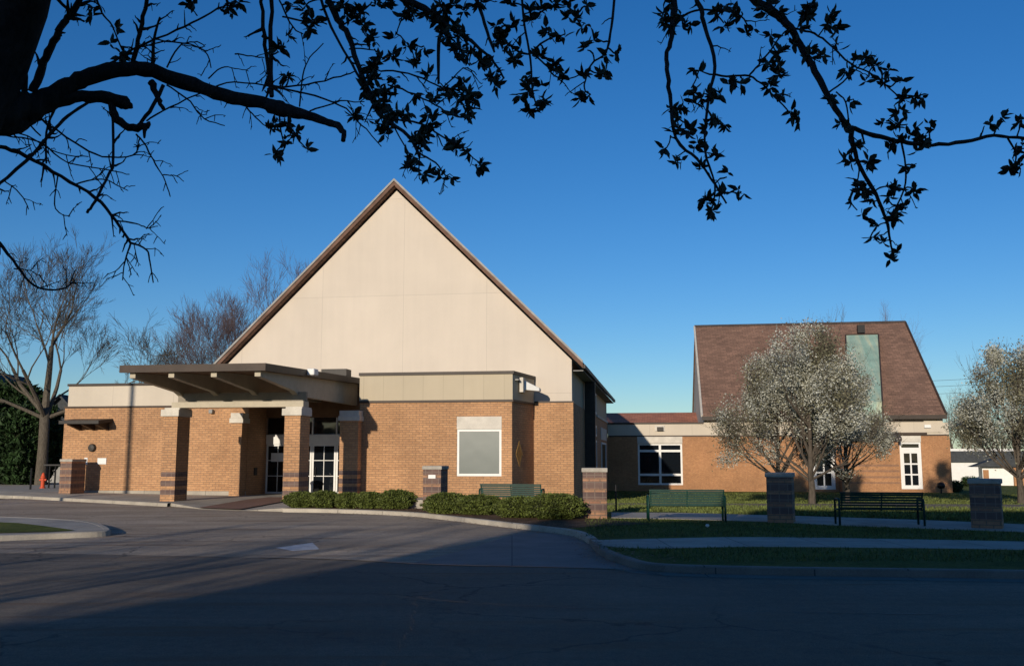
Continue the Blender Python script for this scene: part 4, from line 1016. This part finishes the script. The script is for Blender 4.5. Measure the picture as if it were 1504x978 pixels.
br(tk, [(30,165),(70,150),(110,143),(150,143),(182,151),(190,158)], [24,15,9,9,10,5], 4, 8)
br(tk, [(163,150),(168,170),(188,187),(212,186),(221,179)], [6,7,6,6,2], 4, 6)
br(tk, [(-30,170),(10,185),(38,176),(60,160)], [26,18,12,6], 4, 8)
br(tk, [(212,186),(212,203)], [4,1.5]); br(tk, [(222,122),(231,143),(240,160)], [6,4,3]); 
tk.build('trunk', 'bark', ft, smooth=True)
bm = MB(); lines = []
def add(pts, r0, r1, spur=0):
    s = br(bm, pts, (r0, r1), 4, 5); lines.append(s)
    for _ in range(spur):
        k = rg.randrange(1, len(s)-1); a, b = s[k]; t = Vector((s[k+1][0]-s[k-1][0], s[k+1][1]-s[k-1][1])).normalized()
        ang = rg.choice((-1,1))*rg.uniform(.5,1.2); c_, s_ = math.cos(ang), math.sin(ang); d = Vector((t.x*c_-t.y*s_, t.x*s_+t.y*c_)); L = rg.uniform(7, 34)
        e1_ = (a+d.x*L*.5, b+d.y*L*.5+rg.uniform(-3,3)); e2 = (a+d.x*L, b+d.y*L+rg.uniform(-4,6))
        br(bm, [(a,b), e1_, e2], (max(r1,.9), .55), 3, 4)
        if L > 20:
            br(bm, [e1_, (e1_[0]+rg.uniform(-8,8), e1_[1]+rg.uniform(4,12))], (.8,.5), 2, 4)
            br(bm, [(e2[0]-d.x*3, e2[1]-d.y*3), (e2[0]+rg.uniform(-7,7), e2[1]+rg.uniform(-7,7))], (.8,.5), 2, 4)
# upper limbs above the frame that carry the hanging branches
add([(60,-120),(250,-60),(450,-50),(583,-25),(700,-35),(900,-60),(1106,-30)], 14, 8)
add([(700,-35),(900,-30),(1000,-25),(1100,-10)], 6, 4)
add([(48,135),(62,100),(75,70),(90,40),(105,20),(130,-20)], 7, 4.5, 8); add([(36,135),(37,90),(40,80)], 5, 4); add([(78,-8),(105,20)], 3, 2.5)
add([(195,96),(203,60),(210,25),(220,-20)], 4, 3, 7); add([(225,97),(226,60),(235,25)], 3.2, 1.5, 8)
add([(130,110),(180,82),(200,70),(260,45),(300,25),(335,5)], 2, 1.5, 10); add([(200,70),(255,62),(300,75),(310,100)], 1.5, .9, 7)
add([(245,100),(262,70),(285,62),(300,66)], 1.4,.9,5); add([(0,215),(40,230),(90,260),(140,290),(170,325),(192,357)], 3.4, 2.0, 16)
add([(192,357),(215,366),(220,385),(225,415)], 1.8, .9, 7); add([(192,357),(183,385),(180,412)], 1.5,.8,6); add([(170,325),(200,328),(215,335),(232,333)], 1.4,.7,4)
add([(-20,285),(0,270),(50,225),(75,195),(100,170),(130,150)], 3, 2.5, 7); add([(128,312),(140,295),(160,255),(166,240),(166,180),(163,165)], 2.2, 2, 6)
add([(80,160),(68,195),(68,240)], 2, 1.5, 4); add([(-10,350),(0,358),(25,390),(50,420),(90,425),(110,412)], 3, 1, 9); add([(20,395),(45,398),(60,405)],1,.6,3)
add([(60,175),(110,210),(150,230),(195,228),(205,212)], 1.8, 1, 9); add([(200,198),(212,212),(225,235),(240,262),(250,288)], 1.6, .8, 6); add([(238,257),(255,258),(270,266)],1,.6,2)
add([(112,270),(150,263),(188,280)], 1.3,.7,5); add([(85,258),(80,300),(90,315),(103,318)], 1.2,.7,4); add([(5,265),(30,285),(42,306)],1.2,.7,4); add([(10,200),(60,210),(100,240),(160,250),(190,257)],1.4,.8,9)
add([(245,125),(280,150),(300,175),(330,185)], 1.5,.8,6); add([(205,183),(225,155),(240,125)], 3, 3); add([(215,178),(250,158),(300,135),(345,120),(400,128)], 1.4,1.2,7)
add([(306,115),(325,100),(345,100),(365,105)],1.2,.6,3); add([(-10,205),(20,170),(60,200)],2,1.2,4); add([(0,190),(40,200),(85,225),(130,232)],1.4,.8,6)
add([(385,-15),(386,30),(390,80),(399,142)], 3, 3.5, 5); add([(398,-15),(397,60),(400,142)], 3.6, 3.6, 5); add([(395,130),(450,125),(500,112),(522,105)], 1.6,1,6); add([(400,128),(450,138),(500,155),(530,182),(560,215)], 1.8,.9,8)
add([(440,158),(445,110),(455,85),(475,65)], 1.4,.8,4); add([(455,163),(500,150),(535,150)],1.4,.8,5); add([(345,80),(370,83),(388,86)],1.2,.9,3); add([(360,155),(375,172),(395,190)],1.4,.8,4); add([(410,165),(412,190),(418,212)],1.6,1)
add([(478,-10),(495,28),(510,52),(533,113),(549,153),(563,172),(600,200),(616,230)], 5.5, 2.4, 8); add([(468,-10),(486,40),(510,83),(533,123)], 2.4,2,4); add([(513,72),(550,73)],1.3,1)
add([(575,-15),(600,2),(632,17),(649,33),(644,67),(644,123)], 7, 2, 4); add([(649,33),(680,52),(705,72),(725,90),(740,115)], 4,1.5); add([(645,40),(660,60),(672,85),(690,95)],2.5,1.2)
add([(697,-10),(709,27),(718,55),(726,77)], 3.4,2,2); add([(726,50),(750,68),(775,80),(800,60),(830,50)],2.4,1.2,2); add([(766,-10),(770,35),(779,87),(782,133),(790,163)], 2.2,1.2,4); add([(779,75),(800,95),(820,115),(850,112)],1.8,1,2)
add([(560,105),(600,108),(640,125),(660,135)], 1.6,1.2,4); add([(570,125),(600,135),(640,155),(665,170),(692,175)], 1.6,1,5); add([(565,172),(620,183),(655,205),(680,218),(706,243)], 1.8,.9,6); add([(575,180),(600,225),(604,235)],1.4,1,3)
add([(616,225),(640,240),(655,258),(676,268)],1.6,.8,3); add([(616,232),(616,262),(628,265)],1.2,.7,2); add([(590,175),(635,190),(650,215)],1.4,1,3)
add([(415,25),(450,32),(480,35)],1.6,1.2,3); add([(410,0),(430,40),(445,50)],1.5,1,3); add([(650,130),(680,100),(700,110)],1.2,.8,3)
add([(989,-15),(990,20),(987,45),(980,78),(981,110),(985,148),(993,204),(1024,235),(1046,265),(1067,300)], 5, 1.4, 3); add([(1022,-10),(1030,20),(1037,43),(1050,96),(1041,143),(1035,217),(1050,270),(1046,306)], 4.2,1.2,3)
add([(1048,110),(1075,113),(1100,112),(1125,130),(1150,155),(1165,172)], 2,1.1,2); add([(1100,112),(1115,95),(1135,70),(1150,50)],1.6,1.2,2)
add([(1095,-20),(1106,-2),(1135,18),(1163,43),(1180,75),(1198,104),(1228,161),(1250,191),(1259,235),(1285,283),(1302,322),(1306,345),(1311,372)], 8, 1.4, 4)
add([(1250,187),(1285,199),(1324,209),(1367,213),(1415,209),(1459,200),(1504,204),(1540,200)], 4,2.2,2); add([(1324,209),(1330,243),(1328,278),(1307,322)],1.8,1.2,2); add([(1480,203),(1492,225),(1490,245)],1.6,1.1)
add([(1163,43),(1190,48),(1215,62),(1250,95),(1285,112),(1322,145)],2,1.1,2); add([(1218,135),(1245,115),(1265,95)],1.6,1,1); add([(1228,135),(1242,150),(1247,185)],1.4,1.2); add([(903,-10),(898,40),(889,78),(868,95),(858,125)],2.4,1.2,2); add([(989,40),(1010,20),(1035,15),(1080,20),(1100,40)],2,1.2,2); add([(1459,200),(1465,185),(1475,178)],1.2,.8)
add([(1250,190),(1262,250),(1250,290)],1.4,1,1); add([(150,20),(165,40),(180,75)],1.5,1.2,2); add([(138,-10),(150,20)],1.6,1.4); add([(270,-10),(280,10),(290,25)],1.4,1); 
bpt = [(210,160),(180,230),(340,90),(320,130),(300,20),(240,20),(550,50),(560,100),(580,170),(605,180),(500,60),(220,345),(140,570),(160,560),(200,630),(250,590),(300,655),(160,680),(230,560),(590,290),(640,260),(680,250),(600,350),(560,400),(590,440),(640,460),(700,490),(650,420),(690,360),(520,520),(610,540),(650,580),(680,520),(740,510),(840,520),(860,550),(800,590),(800,640),(830,600),(760,700),(760,740),(800,700),(940,630),(960,650),(1010,700),(1060,730),(820,785),(900,775),(930,775),(720,90),(700,150),(740,50),(760,210),(780,260),(820,210),(760,60),(850,60),(900,110),(950,120),(980,150),(920,180),(980,220),(1030,230),(1060,270),(1090,270),(1120,350),(1150,390),(1130,300),(960,240),(840,330),(880,390),(800,420),(860,440),(920,390),(980,360),(1010,400),(1040,440),(1000,470),(960,430),(1040,480),(940,500),(1010,520),(1000,40),(960,20),(900,30),(1080,20),(1150,130),(1200,110),(1160,180),(1200,200),(1250,220),(1230,260),(1300,250),(1300,60),(1200,20),(1330,60),(1360,120),(1420,160),(1400,280),(1380,300),(1430,340),(1350,370),(1270,400),(1290,430),(1350,450),(1280,480),(1340,460),(1280,340),(1400,20),(1460,20),(1490,80),(1440,0),(650,10),(1350,230),(570,360),(620,400),(590,320),(900,150),(940,200),(1010,190),(880,80),(1060,40),(1180,150),(1130,180),(470,20),(430,40),(520,20),(590,10),(380,40),(300,60),(790,620),(620,490),(600,300),(660,480)]
rpt = [(20,20),(10,90),(60,130),(90,170),(130,180),(30,170),(20,250),(95,260),(40,320),(10,340),(290,30),(280,60),(310,95),(350,70),(370,100),(400,10),(460,50),(490,80),(520,60),(550,40),(600,40),(590,100),(630,60),(480,20),(405,240),(380,300),(420,320),(480,320),(400,350),(370,350),(445,400),(490,425),(320,370),(310,390),(330,440),(310,460),(370,430),(290,505),(330,530),(330,560),(400,490),(470,520),(410,560),(450,520),(440,420),(500,600),(490,650),(545,650),(440,660),(450,710),(430,690),(520,270),(550,280),(630,200),(660,230),(680,260),(650,300),(690,320),(710,390),(740,400),(660,130),(680,180),(670,10),(770,20),(800,10),(780,50),(840,80),(850,50),(870,150),(860,100),(790,170),(820,190),(760,190),(720,150),(740,100),(850,345),(930,340),(900,240),(930,210),(970,190),(1000,220),(1040,240),(1030,270),(1090,265),(970,270),(1100,325),(1145,330),(1080,385),(1040,410),(1070,430),(1110,420),(1190,425),(1050,490),(1090,480),(1140,470),(1165,460),(1150,500),(1140,555),(930,500),(900,550),(930,560),(970,545),(950,640),(940,620),(980,680),(915,670),(940,710),(960,640),(1045,630),(1070,630),(1130,640),(1050,680),(1090,710),(1110,700),(1070,740),(1010,765),(985,800),(1030,820),(1060,860),(1085,855),(1390,430),(1425,400),(1495,420),(1470,500),(1480,560),(1460,580),(1500,480),(890,430),(430,340),(450,320),(400,325),(620,20),(680,60),(700,110),(330,60),(310,20)]
lpt = [(320,30),(380,100),(370,140),(405,180),(330,10),(640,20),(760,20),(800,10),(765,45),(400,190),(625,5),(315,48)]
cl = [(350+x/3.008, y/3.008) for x, y in bpt] + [(850+x/2.3, y/2.3) for x, y in rpt] + [(x/2.274, y/2.274) for x, y in lpt]
flat_ = [q for l in lines for q in l]
lfm = MB()
def leaf(mb, c, d, L, wd, rg):
    d = d.normalized(); s_ = d.orthogonal().normalized(); s_.rotate(Matrix.Rotation(rg.uniform(0,6.28), 3, d)); n_ = d.cross(s_)
    p = [c, c+d*L*.35+s_*wd*.5+n_*wd*.18, c+d*L*.72+s_*wd*.36+n_*wd*.1, c+d*L-n_*wd*.2, c+d*L*.72-s_*wd*.36+n_*wd*.1, c+d*L*.35-s_*wd*.5+n_*wd*.18]
    m1 = c+d*L*.4; b = len(mb.v); mb.v += [tuple(v) for v in p]+[tuple(m1)]
    for i in range(6):
        mb.f.append((b+6, b+i, b+(i+1) % 6)); mb.mi.append(0)
for (x, y) in cl:
    q = min(flat_, key=lambda p_: (p_[0]-x)**2+(p_[1]-y)**2)
    dist = math.hypot(q[0]-x, q[1]-y)
    if dist > 4: br(bm, [q, ((q[0]+x)/2+rg.uniform(-3,3), (q[1]+y)/2+rg.uniform(-3,3)), (x, y)], (1.5, 1.1), 2, 4)
    flat_.append((x, y))
    D = FD(x, y); c = AT(x, y, D)-o0
    for k in range(rg.randint(1, 2) + (350 < x < 860)*rg.randint(0, 1)):
        cc = c + Vector((rg.gauss(0,.011), rg.gauss(0,.012), rg.gauss(0,.011)))
        mdir = Vector((rg.gauss(0,1), rg.gauss(0,1), rg.gauss(0,1))).normalized()
        for _ in range(rg.randint(5, 8)):
            d = (mdir*.4 + Vector((rg.gauss(0,1), rg.gauss(0,.8), rg.gauss(0,1))).normalized()).normalized()
            L = rg.uniform(11, 21)*D/F; leaf(lfm, cc, d, L, L*rg.uniform(.34,.5), rg)
bm.build('branches', 'bark', ft); lfm.build('foliage', 'leafdark', ft)

lit = MB(); rg = random.Random(9)
for _ in range(1500):
    x, y = k_bed[rg.randrange(6, 70)]; off = rg.choice((rg.uniform(.2,1.6), -abs(rg.gauss(0,.12)))); y = y+off+rg.uniform(-.05,.05); x += rg.uniform(-.4,.4)
    z = .02 if off < 0 else (.155 if x < -.5 else lz(x, y)+.02); a = rg.uniform(0,6.28); L = rg.uniform(.015,.04)
    dx, dy = math.cos(a)*L, math.sin(a)*L; lit.poly([(x-dx,y-dy,z),(x+dy*.5,y-dx*.5,z+.008),(x+dx,y+dy,z+.01),(x-dy*.5,y+dx*.5,z+.004)])
M['litter'] = leafmat('dry_leaf', (.22,.13,.07), .5)
tag(lit.build('leaf_litter', 'litter'), 'dry leaf litter in the bed and along the gutter', 'leaf litter', kind='stuff')
